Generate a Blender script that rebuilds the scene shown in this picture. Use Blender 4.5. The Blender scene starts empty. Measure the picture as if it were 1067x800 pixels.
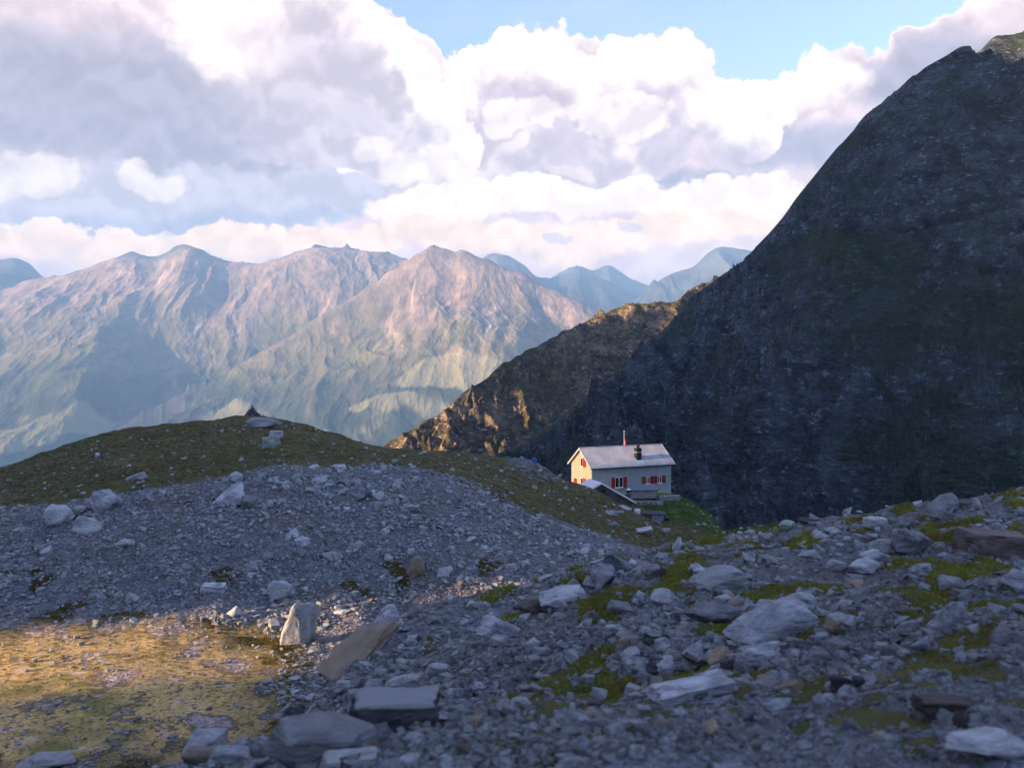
EXPOSURE = 2.12
SKY_STRENGTH = 0.15
BG_STRENGTH = 0.15
CLOUD_K = 1.84
HAZE = 6.0e-5
SPUR_DROP = 18.0
import bpy, bmesh, math, random
import numpy as np
from mathutils import Vector, Matrix, Euler

random.seed(7)
RNG = np.random.RandomState(11)
SC = bpy.context.scene
COL = SC.collection

# ------------------------------------------------------------------ camera geometry
F = 924.0          # focal length in photo pixels (photo 1067 x 800)
CX, HY = 533.5, 376.0   # photo column straight ahead, photo row of the horizon


def zy(y, d):      # photo row at distance d -> height (camera eye is the origin)
    return (HY - y) / F * d


def at(x, y, d):
    return ((x - CX) / F * d, d, zy(y, d))


# ------------------------------------------------------------------ noise
def _hash(ix, iy, iz, seed):
    h = (ix.astype(np.int64) * 374761393 + iy.astype(np.int64) * 668265263 + iz.astype(np.int64) * 2147483647 + seed * 974634777) & 0xFFFFFFFF
    h = ((h ^ (h >> 13)) * 1274126177) & 0xFFFFFFFF
    h = ((h ^ (h >> 16)) * 2246822519) & 0xFFFFFFFF
    return h ^ (h >> 15)


def perlin2(x, y, seed=0):
    x0 = np.floor(x); y0 = np.floor(y)
    fx = x - x0; fy = y - y0
    u = fx * fx * fx * (fx * (fx * 6 - 15) + 10); v = fy * fy * fy * (fy * (fy * 6 - 15) + 10)
    z = np.zeros_like(x0)

    def g(dx, dy):
        a = _hash(x0 + dx, y0 + dy, z, seed).astype(np.float64) * (2 * math.pi / 4294967296.0)
        return np.cos(a) * (fx - dx) + np.sin(a) * (fy - dy)
    a = g(0, 0); b = g(1, 0); c = g(0, 1); d = g(1, 1)
    return ((a + (b - a) * u) + ((c + (d - c) * u) - (a + (b - a) * u)) * v) * 1.5


def perlin3(p, seed=0):
    p0 = np.floor(p); f = p - p0
    w = f * f * f * (f * (f * 6 - 15) + 10)
    out = 0
    for dx in (0, 1):
        for dy in (0, 1):
            for dz in (0, 1):
                h = _hash(p0[:, 0] + dx, p0[:, 1] + dy, p0[:, 2] + dz, seed)
                a = (h & 0xFFFF).astype(np.float64) * (2 * math.pi / 65536); c = (h >> 16).astype(np.float64) / 32768 - 1
                s = np.sqrt(np.maximum(0, 1 - c * c))
                gr = s * np.cos(a) * (f[:, 0] - dx) + s * np.sin(a) * (f[:, 1] - dy) + c * (f[:, 2] - dz)
                out = out + gr * (w[:, 0] if dx else 1 - w[:, 0]) * (w[:, 1] if dy else 1 - w[:, 1]) * (w[:, 2] if dz else 1 - w[:, 2])
    return out * 1.6


def fbm(x, y, octv=5, seed=0, gain=0.5, lac=2.03):
    o = 0; a = 1.0; t = 0
    for i in range(octv):
        o = o + a * perlin2(x, y, seed + i * 17); t += a
        x = x * lac + 13.7; y = y * lac - 7.1; a *= gain
    return o / t


def ridged(x, y, octv=6, seed=0, gain=0.5, lac=2.07):
    o = 0; a = 1.0; t = 0; w = 1.0
    for i in range(octv):
        n = 1 - np.abs(perlin2(x, y, seed + i * 31)) * 1.6
        n = np.clip(n, 0, 1) ** 2
        o = o + a * n * w; t += a
        w = np.clip(n * 1.6, 0.15, 1)
        x = x * lac + 3.3; y = y * lac + 9.2; a *= gain
    return o / t


def sstep(a, b, x):
    t = np.clip((x - a) / (b - a), 0, 1)
    return t * t * (3 - 2 * t)


def pchip(xk, yk, x):
    """Monotone cubic through knots; xk (K,) or (K,N), yk (K,N) or (K,), vectorised along the last axis."""
    xk = np.asarray(xk, float); yk = np.asarray(yk, float)
    h = np.diff(xk, axis=0); dl = np.diff(yk, axis=0) / h
    m = np.zeros_like(yk)
    m[1:-1] = np.where(dl[:-1] * dl[1:] > 0, 2 * dl[:-1] * dl[1:] / np.where(dl[:-1] + dl[1:] == 0, 1, dl[:-1] + dl[1:]), 0)
    m[0] = dl[0]; m[-1] = dl[-1]
    if xk.ndim == 1:
        i = np.clip(np.searchsorted(xk, x) - 1, 0, len(xk) - 2)
        t = np.clip((x - xk[i]) / h[i], 0, 1); hh = h[i]; y0 = yk[i]; y1 = yk[i + 1]; m0 = m[i]; m1 = m[i + 1]
        return (2 * t**3 - 3 * t**2 + 1) * y0 + (t**3 - 2 * t**2 + t) * hh * m0 + (-2 * t**3 + 3 * t**2) * y1 + (t**3 - t**2) * hh * m1
    return m, h


# ------------------------------------------------------------------ linking helpers
def tag(o, label=None, cat=None, group=None, kind=None):
    if label: o['label'] = label
    if cat: o['category'] = cat
    if group: o['group'] = group
    if kind: o['kind'] = kind
    return o


def empty(name, loc=(0, 0, 0), rz=0.0):
    o = bpy.data.objects.new(name, None); COL.objects.link(o)
    o.location = loc; o.rotation_euler = (0, 0, rz); o.empty_display_size = 0.2
    return o


def link(name, me, mat=None, parent=None):
    if mat is not None and len(me.materials) == 0:
        me.materials.append(mat)
    o = bpy.data.objects.new(name, me); COL.objects.link(o)
    if parent is not None: o.parent = parent
    return o


def mesh_np(name, V, Q, smooth=True, attrs=None):
    """Mesh from (N,3) verts and (M,4) or (M,3) faces."""
    me = bpy.data.meshes.new(name)
    n = Q.shape[1]
    me.vertices.add(len(V)); me.vertices.foreach_set('co', np.ascontiguousarray(V, dtype=np.float32).ravel())
    me.loops.add(Q.size); me.loops.foreach_set('vertex_index', np.ascontiguousarray(Q, dtype=np.int32).ravel())
    me.polygons.add(len(Q)); me.polygons.foreach_set('loop_start', np.arange(0, Q.size, n, dtype=np.int32))
    me.polygons.foreach_set('use_smooth', np.full(len(Q), smooth, dtype=bool))
    me.update(calc_edges=True)
    for k, v in (attrs or {}).items():
        a = me.attributes.new(k, 'FLOAT', 'POINT'); a.data.foreach_set('value', np.ascontiguousarray(v, dtype=np.float32).ravel())
    return me


def grid_faces(nr, nc):
    i = np.arange(nr - 1)[:, None] * nc + np.arange(nc - 1)[None, :]
    return np.stack([i, i + 1, i + 1 + nc, i + nc], -1).reshape(-1, 4)


class MB:
    """Collects boxes, bars and tubes and links them as ONE mesh."""
    def __init__(self): self.bm = bmesh.new()

    def box(self, c, s, R=None, bevel=0.0):
        r = bmesh.ops.create_cube(self.bm, size=1.0)
        vs = r['verts']
        bmesh.ops.scale(self.bm, vec=s, verts=vs)
        if bevel > 0:
            es = list({e for v in vs for e in v.link_edges})
            b = bmesh.ops.bevel(self.bm, geom=es, offset=bevel, segments=1, affect='EDGES')
            vs = list({v for f in b['faces'] for v in f.verts} | {v for v in vs if v.is_valid})
        if R is not None: bmesh.ops.transform(self.bm, matrix=R, verts=vs)
        bmesh.ops.translate(self.bm, vec=c, verts=vs)
        return self

    def poly_prism(self, pts, off):
        """pts: coplanar 3-D outline; extruded by vector off."""
        a = [self.bm.verts.new(p) for p in pts]
        b = [self.bm.verts.new(Vector(p) + Vector(off)) for p in pts]
        n = len(pts)
        self.bm.faces.new(a[::-1]); self.bm.faces.new(b)
        for i in range(n):
            self.bm.faces.new((a[i], a[(i + 1) % n], b[(i + 1) % n], b[i]))
        return self

    def tube(self, p0, p1, r0, r1=None, n=10, caps=True):
        p0 = Vector(p0); p1 = Vector(p1); r1 = r0 if r1 is None else r1
        d = (p1 - p0).normalized()
        a = d.cross(Vector((0, 0, 1)) if abs(d.z) < 0.95 else Vector((1, 0, 0))).normalized(); b = d.cross(a)
        A = []; B = []
        for i in range(n):
            t = 2 * math.pi * i / n; w = a * math.cos(t) + b * math.sin(t)
            A.append(self.bm.verts.new(p0 + w * r0)); B.append(self.bm.verts.new(p1 + w * r1))
        for i in range(n):
            self.bm.faces.new((A[i], A[(i + 1) % n], B[(i + 1) % n], B[i]))
        if caps:
            self.bm.faces.new(A[::-1]); self.bm.faces.new(B)
        return self

    def lathe(self, prof, c=(0, 0, 0), n=20):
        rings = []
        for r, z in prof:
            rings.append([self.bm.verts.new((c[0] + r * math.cos(2 * math.pi * i / n), c[1] + r * math.sin(2 * math.pi * i / n), c[2] + z)) for i in range(n)])
        for k in range(len(rings) - 1):
            for i in range(n):
                self.bm.faces.new((rings[k][i], rings[k][(i + 1) % n], rings[k + 1][(i + 1) % n], rings[k + 1][i]))
        self.bm.faces.new(rings[0][::-1]); self.bm.faces.new(rings[-1])
        return self

    def build(self, name, mat, parent=None, smooth=False):
        bmesh.ops.recalc_face_normals(self.bm, faces=self.bm.faces)
        me = bpy.data.meshes.new(name); self.bm.to_mesh(me); self.bm.free()
        if smooth:
            for p in me.polygons: p.use_smooth = True
        return link(name, me, mat, parent)


# ------------------------------------------------------------------ node helper
class NT:
    def __init__(self, tree): self.t = tree; self.n = tree.nodes; self.l = tree.links

    def new(self, typ, **kw):
        nd = self.n.new(typ)
        for k, v in kw.items(): setattr(nd, k, v)
        return nd

    def put(self, sock, v):
        if v is None: return
        if isinstance(v, bpy.types.NodeSocket): self.l.new(v, sock)
        elif isinstance(v, (tuple, list)) and len(v) == 3 and sock.type == 'RGBA': sock.default_value = (*v, 1)
        else: sock.default_value = v

    def math(self, op, a, b=None, c=None, clamp=False):
        nd = self.new('ShaderNodeMath', operation=op, use_clamp=clamp)
        for s, v in zip(nd.inputs, (a, b, c)): self.put(s, v)
        return nd.outputs[0]

    def vmath(self, op, a, b=None, c=None):
        nd = self.new('ShaderNodeVectorMath', operation=op)
        ins = [nd.inputs[0], nd.inputs[1], nd.inputs[2]]
        for s, v in zip(ins, (a, b, c)): self.put(s, v)
        return nd.outputs['Value'] if op in ('DOT_PRODUCT', 'LENGTH', 'DISTANCE') else nd.outputs['Vector']

    def scale(self, a, k):
        nd = self.new('ShaderNodeVectorMath', operation='SCALE'); self.put(nd.inputs[0], a); self.put(nd.inputs['Scale'], k)
        return nd.outputs['Vector']

    def mix(self, f, a, b, typ='RGBA', blend='MIX'):
        nd = self.new('ShaderNodeMix', data_type=typ, blend_type=blend) if typ == 'RGBA' else self.new('ShaderNodeMix', data_type=typ)
        ix = {'RGBA': (0, 6, 7, 2), 'FLOAT': (0, 2, 3, 0)}[typ]
        self.put(nd.inputs[ix[0]], f); self.put(nd.inputs[ix[1]], a); self.put(nd.inputs[ix[2]], b)
        return nd.outputs[ix[3]]

    def ramp(self, v, a, b, to0=0.0, to1=1.0, smooth=True):
        nd = self.new('ShaderNodeMapRange', interpolation_type='SMOOTHSTEP' if smooth else 'LINEAR')
        for s, x in zip(nd.inputs, (v, a, b, to0, to1)): self.put(s, x)
        return nd.outputs[0]

    def noise(self, vec, scale, detail=4, rough=0.5, dist=0.0, dim='3D', w=None):
        nd = self.new('ShaderNodeTexNoise', noise_dimensions=dim)
        if vec is not None: self.put(nd.inputs['Vector'], vec)
        nd.inputs['Scale'].default_value = scale; nd.inputs['Detail'].default_value = detail
        nd.inputs['Roughness'].default_value = rough; nd.inputs['Distortion'].default_value = dist
        return nd.outputs['Fac'], nd.outputs['Color']

    def voro(self, vec, scale, feature='F1', detail=0.0, rnd=1.0, rough=0.5, smooth=0.5, dim='3D'):
        nd = self.new('ShaderNodeTexVoronoi', feature=feature, voronoi_dimensions=dim)
        self.put(nd.inputs['Vector'], vec); nd.inputs['Scale'].default_value = scale
        if 'Detail' in nd.inputs: nd.inputs['Detail'].default_value = detail
        if 'Roughness' in nd.inputs: nd.inputs['Roughness'].default_value = rough
        if feature == 'SMOOTH_F1': nd.inputs['Smoothness'].default_value = smooth
        nd.inputs['Randomness'].default_value = rnd
        return nd


def material(name):
    m = bpy.data.materials.new(name); m.use_nodes = True
    nt = NT(m.node_tree)
    bs = m.node_tree.nodes['Principled BSDF']
    bs.inputs['Specular IOR Level'].default_value = 0.25
    bs.inputs['Roughness'].default_value = 0.85
    return m, nt, bs


def bump(nt, h, strength, dist, bs, normal=None):
    b = nt.new('ShaderNodeBump'); b.inputs['Strength'].default_value = strength; b.inputs['Distance'].default_value = dist
    nt.put(b.inputs['Height'], h)
    if normal is not None: nt.put(b.inputs['Normal'], normal)
    nt.put(bs.inputs['Normal'], b.outputs[0])
    return b.outputs[0]


def plain(name, col, rough=0.8, var=0.15, scale=3.0, bmp=0.0, metal=0.0):
    m, nt, bs = material(name)
    tc = nt.new('ShaderNodeTexCoord').outputs['Object']
    f, _ = nt.noise(tc, scale, 6, 0.6)
    dark = tuple(c * (1 - var * 1.6) for c in col); lite = tuple(min(1, c * (1 + var)) for c in col)
    nt.put(bs.inputs['Base Color'], nt.mix(nt.ramp(f, 0.3, 0.7), dark, lite))
    bs.inputs['Roughness'].default_value = rough; bs.inputs['Metallic'].default_value = metal
    if bmp:
        g, _ = nt.noise(tc, scale * 6, 5, 0.6)
        bump(nt, g, 0.5, bmp, bs)
    return m
# ------------------------------------------------------------------ camera, sun, sky
SUN_EL = math.radians(14.0)
DH = Vector((0.9, 0.436, 0)).normalized()       # horizontal direction the sunlight travels
TAN = math.tan(SUN_EL)

cam = bpy.data.cameras.new('camera'); camo = bpy.data.objects.new('camera', cam); COL.objects.link(camo)
camo.location = (0, 0, 0); camo.rotation_euler = (math.radians(90), 0, 0)
cam.sensor_width = 36.0; cam.lens = F / 1067 * 36.0; cam.shift_y = -(400 - HY) / 1067
cam.clip_start = 0.1; cam.clip_end = 120000
cam.dof.use_dof = True; cam.dof.focus_distance = 70.0; cam.dof.aperture_fstop = 2.4
SC.camera = camo

sun = bpy.data.lights.new('sun', 'SUN'); suno = bpy.data.objects.new('sun', sun); COL.objects.link(suno)
sun.energy = 5.0; sun.angle = math.radians(0.5); sun.color = (1.0, 0.70, 0.40)
ldir = Vector((DH.x * math.cos(SUN_EL), DH.y * math.cos(SUN_EL), -math.sin(SUN_EL)))
suno.rotation_euler = ldir.to_track_quat('-Z', 'Y').to_euler()
suno.location = (-200, -100, 400)

SC.view_settings.view_transform = 'Standard'; SC.view_settings.look = 'None'
SC.view_settings.gamma = 1.0; SC.view_settings.use_curve_mapping = False
SC.view_settings.exposure = EXPOSURE
SC.cycles.max_bounces = 4; SC.cycles.diffuse_bounces = 2; SC.cycles.volume_bounces = 0
SC.cycles.use_denoising = True; SC.cycles.use_adaptive_sampling = True; SC.cycles.adaptive_threshold = 0.02

world = bpy.data.worlds.new('World'); SC.world = world; world.use_nodes = True
world.cycles.sampling_method = 'MANUAL'; world.cycles.sample_map_resolution = 256
W = NT(world.node_tree)
bg = world.node_tree.nodes['Background']
sky = W.new('ShaderNodeTexSky', sky_type='NISHITA')
sky.sun_disc = False; sky.sun_elevation = SUN_EL
sky.sun_rotation = math.atan2(-DH.x, -DH.y) % (2 * math.pi)
sky.altitude = 2500; sky.air_density = 1.0; sky.dust_density = 1.2; sky.ozone_density = 1.5


def angs(x, y):
    u = (x - CX) / F; v = (HY - y) / F
    return math.atan(u), math.atan(v / math.sqrt(1 + u * u))


gen = W.new('ShaderNodeTexCoord').outputs['Generated']
sep = W.new('ShaderNodeSeparateXYZ'); W.put(sep.inputs[0], gen)
az = W.math('ARCTAN2', sep.outputs[0], sep.outputs[1])
el = W.math('ARCSINE', sep.outputs[2])
comb = W.new('ShaderNodeCombineXYZ'); W.put(comb.inputs[0], az); W.put(comb.inputs[1], el)
P0 = comb.outputs[0]
# wind-torn distortion of all cloud outlines
_, wc = W.noise(P0, 9.0, 6, 0.62, dim='2D')
P1 = W.vmath('ADD', P0, W.scale(W.vmath('SUBTRACT', wc, (0.5, 0.5, 0.5)), 0.075))


def blobs(P, lst, warp=None):
    acc = None
    for (x, y, rx, ry) in lst:
        a, e = angs(x, y)
        ir, jr = F / rx, F / ry
        v = W.vmath('MULTIPLY_ADD', P, (ir, jr, 0), (-a * ir, -e * jr, 0))
        d = W.vmath('DOT_PRODUCT', v, v)
        acc = d if acc is None else W.math('SMOOTH_MIN', acc, d, 0.25)
    return W.math('SUBTRACT', 1.0, acc)


CLOUD = [(60, 120, 330, 190), (285, 80, 120, 150), (375, 100, 70, 85), (394, 66, 42, 52), (330, 20, 42, 66), (414, 36, 12, 13), (455, 150, 60, 70),
         (432, 90, 34, 40), (552, 60, 42, 36), (500, 95, 42, 36), (600, 90, 62, 46), (690, 72, 44, 36), (640, 75, 36, 32), (540, 160, 190, 90),
         (770, 130, 60, 40), (840, 122, 76, 38), (920, 96, 85, 42), (900, 66, 11, 10), (952, 52, 22, 13), (1010, 48, 52, 24), (1085, 32, 44, 34),
         (800, 200, 260, 90), (500, 300, 900, 110), (-300, 150, 300, 200), (1320, 90, 260, 110), (1100, 100, 140, 90)]
fieldA = blobs(P1, CLOUD)
GR = bpy.data.node_groups.new('billow', 'ShaderNodeTree')
GR.interface.new_socket('Vector', in_out='INPUT', socket_type='NodeSocketVector')
GR.interface.new_socket('Value', in_out='OUTPUT', socket_type='NodeSocketFloat')
G = NT(GR); gi = G.new('NodeGroupInput'); go = G.new('NodeGroupOutput')
_, gcol = G.noise(gi.outputs[0], 22.0, 3, 0.6, dim='2D')
gp = G.vmath('ADD', gi.outputs[0], G.scale(G.vmath('SUBTRACT', gcol, (0.5, 0.5, 0.5)), 0.035))
v1 = G.voro(gp, 11.0, 'F1', detail=0.0, dim='2D')
v2 = G.voro(G.vmath('ADD', gp, (3.7, 1.3, 0)), 25.0, 'F1', detail=0.0, dim='2D')
v3 = G.voro(G.vmath('ADD', gp, (1.7, 5.3, 0)), 58.0, 'F1', detail=0.0, dim='2D')
n1, _ = G.noise(gi.outputs[0], 40.0, 5, 0.6, dim='2D')


def puff(v, k):
    d = v.outputs['Distance']
    return G.math('MULTIPLY', G.math('MULTIPLY', d, d), -k)


G.put(go.inputs[0], G.math('ADD', G.math('ADD', puff(v1, 0.55), puff(v2, 0.46)), G.math('ADD', puff(v3, 0.24), G.math('MULTIPLY', n1, 0.40))))


def billow(P):
    nd = W.new('ShaderNodeGroup'); nd.node_tree = GR; W.put(nd.inputs[0], P)
    return nd.outputs[0]


B0 = billow(P0)
B1 = billow(W.vmath('ADD', P0, (0.004, 0.016, 0)))      # the same heaps a little nearer the light
dens = W.math('ADD', fieldA, W.math('MULTIPLY', W.math('ADD', B0, 0.25), 1.0))
alpha = W.ramp(dens, -0.03, 0.13)
relief = W.math('SUBTRACT', B0, B1)
# the deck at the back, then nearer heaps of cumulus one in front of another
warmf = W.ramp(el, 0.0, 0.26, 1.0, 0.0)
P1u = W.vmath('ADD', P1, (0.010, 0.045, 0))
DARK = [(90, 110, 170, 70), (225, 150, 120, 50), (850, 150, 90, 24), (980, 70, 90, 26), (700, 190, 80, 16)]
LITE = [(260, 30, 90, 40), (130, 245, 150, 22), (730, 225, 100, 30), (820, 90, 60, 20)]
dk = W.ramp(W.math('ADD', blobs(P1, DARK), W.math('MULTIPLY', B0, 0.5)), -0.9, 0.75)
lt = W.ramp(W.math('ADD', blobs(P1, LITE), W.math('MULTIPLY', B0, 0.8)), -0.9, 0.55)
bright = W.mix(warmf, (1.28, 1.14, 1.08), (1.34, 1.00, 0.74))
mid = W.mix(warmf, (0.94, 0.77, 0.80), (1.14, 0.80, 0.66))
gray = W.mix(warmf, (0.46, 0.43, 0.53), (0.58, 0.49, 0.55))
base = W.mix(dk, mid, gray)
base = W.mix(lt, base, bright)
rim0 = W.ramp(dens, 0.04, 0.5, 1.0, 0.0)
base = W.mix(W.math('MULTIPLY', rim0, 0.6), base, bright)


def heap(prev, alpha_prev, lst, shadow, lit, lo=-0.25, hi=0.95, soft=0.16, amp=1.0, fade=None):
    fa = W.math('ADD', blobs(P1, lst), W.math('MULTIPLY', W.math('ADD', B0, 0.25), amp))
    fu = W.math('ADD', blobs(P1u, lst), W.math('MULTIPLY', W.math('ADD', B1, 0.25), amp))
    al = W.ramp(fa, 0.0, soft)
    if fade: al = W.math('MULTIPLY', al, W.ramp(az, angs(fade[0], 100)[0], angs(fade[1], 100)[0]))
    li = W.ramp(fu, lo, hi, 1.0, 0.0)
    col = W.mix(li, shadow, lit)
    out = W.mix(al, prev, col)
    return out, (W.math('MAXIMUM', alpha_prev, al) if alpha_prev is not None else None)


SHM = W.mix(warmf, (0.70, 0.60, 0.68), (0.82, 0.66, 0.66))
base, alpha = heap(base, alpha, [(500, 98, 38, 36), (550, 64, 42, 40), (592, 98, 50, 44), (640, 78, 34, 36), (690, 75, 44, 40), (716, 112, 40, 30), (600, 150, 120, 42), (772, 124, 46, 34), (430, 160, 70, 40)], SHM, bright)
base, alpha = heap(base, alpha, [(310, 35, 96, 84), (372, 66, 52, 60), (396, 100, 50, 56), (418, 42, 12, 14), (442, 116, 30, 38), (472, 146, 34, 34), (300, 118, 80, 44), (418, 152, 56, 28)], W.mix(warmf, (0.70, 0.62, 0.70), (0.80, 0.66, 0.68)), bright, fade=(190, 345))
base, _ = heap(base, None, [(448, 176, 54, 28), (640, 122, 60, 22), (545, 118, 34, 20)], W.mix(warmf, (0.74, 0.62, 0.68), (0.80, 0.66, 0.66)), W.mix(warmf, (1.06, 0.94, 0.92), (1.16, 0.94, 0.82)), lo=-0.3, hi=0.8, soft=0.45)
base, _ = heap(base, None, [(236, 208, 170, 30), (100, 222, 130, 14), (330, 196, 100, 22)], W.mix(warmf, (0.46, 0.47, 0.60), (0.46, 0.47, 0.58)), W.mix(warmf, (0.66, 0.62, 0.70), (0.66, 0.62, 0.70)), soft=0.5)
base, _ = heap(base, None, [(645, 215, 90, 30), (560, 205, 70, 22), (470, 222, 80, 26), (765, 210, 70, 26)], W.mix(warmf, (0.84, 0.68, 0.74), (0.88, 0.70, 0.70)), bright, lo=-0.3, hi=0.5, soft=0.3)
base, _ = heap(base, None, [(24, 184, 58, 18), (162, 192, 34, 14), (146, 180, 18, 12), (540, 152, 12, 7), (390, 148, 22, 14)], W.mix(warmf, (0.80, 0.70, 0.74), (0.84, 0.72, 0.72)), W.mix(warmf, (0.98, 0.88, 0.86), (1.0, 0.90, 0.82)), hi=0.6, soft=0.7)
base, _ = heap(base, None, [(80, 256, 120, 15), (300, 256, 150, 15), (470, 248, 90, 20), (610, 252, 100, 22), (740, 240, 90, 20)], W.mix(warmf, (0.98, 0.68, 0.58), (1.10, 0.76, 0.56)), W.mix(warmf, (1.3, 0.96, 0.68), (1.4, 1.0, 0.66)), hi=0.7, soft=0.5)
base, _ = heap(base, None, [(652, 245, 17, 7), (572, 248, 20, 6), (590, 170, 30, 7)], SHM, W.mix(warmf, (0.9, 0.75, 0.75), (0.9, 0.75, 0.75)), soft=0.4)
shade = W.ramp(relief, -0.16, 0.16, 0.86, 1.10, smooth=False)
edge = W.ramp(el, 0.05, 0.30, 1.22, 1.0)
base = W.vmath('MULTIPLY', base, (1.05, 0.975, 0.93))
ccol = W.scale(base, W.math('MULTIPLY', W.math('MULTIPLY', shade, edge), CLOUD_K))
# thin veil over the blue
veil, _ = W.noise(W.vmath('MULTIPLY', P0, (1.0, 3.5, 1)), 5.0, 4, 0.6, dim='2D')
skyc = W.vmath('MULTIPLY', sky.outputs[0], (0.76, 0.67, 0.76))
skyc = W.mix(W.ramp(veil, 0.40, 0.75, 0.12, 0.40), skyc, W.scale(W.mix(0.0, (0.66, 0.70, 0.84), (1, 1, 1)), CLOUD_K))
up = W.math('MULTIPLY', alpha, W.ramp(W.math('ABSOLUTE', az), 1.0, 1.6, 1.0, 0.25))
final = W.mix(up, skyc, ccol)
W.put(bg.inputs['Color'], final)
bg.inputs['Strength'].default_value = BG_STRENGTH
# ------------------------------------------------------------------ materials of rock and grass ground
def ground_material():
    m, nt, bs = material('alpine_ground')
    tc = nt.new('ShaderNodeTexCoord').outputs['Object']
    at_g = nt.new('ShaderNodeAttribute', attribute_name='grass').outputs['Fac']
    at_b = nt.new('ShaderNodeAttribute', attribute_name='basin').outputs['Fac']
    at_k = nt.new('ShaderNodeAttribute', attribute_name='knoll').outputs['Fac']
    # scree: stones of three sizes, each its own grey
    v1 = nt.voro(tc, 3.2, 'F1'); v2 = nt.voro(tc, 11.0, 'F1'); v3 = nt.voro(tc, 34.0, 'F1')
    sx = nt.new('ShaderNodeSeparateColor'); nt.put(sx.inputs[0], v1.outputs['Color'])
    sy = nt.new('ShaderNodeSeparateColor'); nt.put(sy.inputs[0], v2.outputs['Color'])
    tone = nt.math('ADD', nt.math('MULTIPLY', sx.outputs[0], 0.45), nt.math('MULTIPLY', sy.outputs[1], 0.55))
    rock = nt.mix(tone, (0.050, 0.050, 0.058), (0.27, 0.27, 0.30))
    nb, _ = nt.noise(tc, 0.35, 5, 0.6)
    rock = nt.mix(nt.ramp(nb, 0.45, 0.68, 0, 0.75), rock, (0.16, 0.125, 0.10))
    # grass and dry moss
    n1, _ = nt.noise(tc, 0.22, 6, 0.62); n2, _ = nt.noise(tc, 1.7, 6, 0.65); n3, _ = nt.noise(tc, 9.0, 5, 0.65)
    g = nt.mix(nt.ramp(n1, 0.35, 0.65), (0.075, 0.078, 0.014), (0.135, 0.092, 0.028))
    g = nt.mix(nt.ramp(n2, 0.35, 0.7), g, (0.030, 0.034, 0.010))
    g = nt.mix(nt.ramp(n3, 0.55, 0.8, 0, 0.6), g, (0.15, 0.115, 0.055))
    g = nt.mix(at_k, g, nt.mix(nt.ramp(n2, 0.3, 0.7), (0.06, 0.105, 0.018), (0.10, 0.15, 0.028)))
    ochre = nt.mix(nt.ramp(n3, 0.35, 0.65), (0.34, 0.20, 0.065), (0.64, 0.42, 0.17))
    ochre = nt.mix(nt.ramp(n1, 0.50, 0.62, 0, 0.85), ochre, (0.13, 0.125, 0.025))
    ochre = nt.mix(nt.ramp(n2, 0.56, 0.66, 0, 0.8), ochre, (0.55, 0.40, 0.34))
    g = nt.mix(at_b, g, ochre)
    n4, _ = nt.noise(tc, 3.5, 7, 0.7)
    mask = nt.ramp(nt.math('ADD', at_g, nt.math('MULTIPLY', nt.math('SUBTRACT', n4, 0.5), 1.1)), 0.42, 0.58)
    rock = nt.mix(at_b, rock, nt.mix(tone, (0.26, 0.19, 0.16), (0.62, 0.48, 0.42)))
    nt.put(bs.inputs['Base Color'], nt.mix(mask, rock, g))
    h = nt.math('ADD', nt.math('MULTIPLY', v1.outputs['Distance'], -0.25), nt.math('ADD', nt.math('MULTIPLY', v2.outputs['Distance'], -0.10), nt.math('MULTIPLY', v3.outputs['Distance'], -0.035)))
    hg = nt.math('MULTIPLY', n3, nt.math('MULTIPLY_ADD', at_b, -0.09, 0.12))
    bump(nt, nt.mix(mask, h, hg, 'FLOAT'), 1.0, 1.0, bs)
    return m


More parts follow.
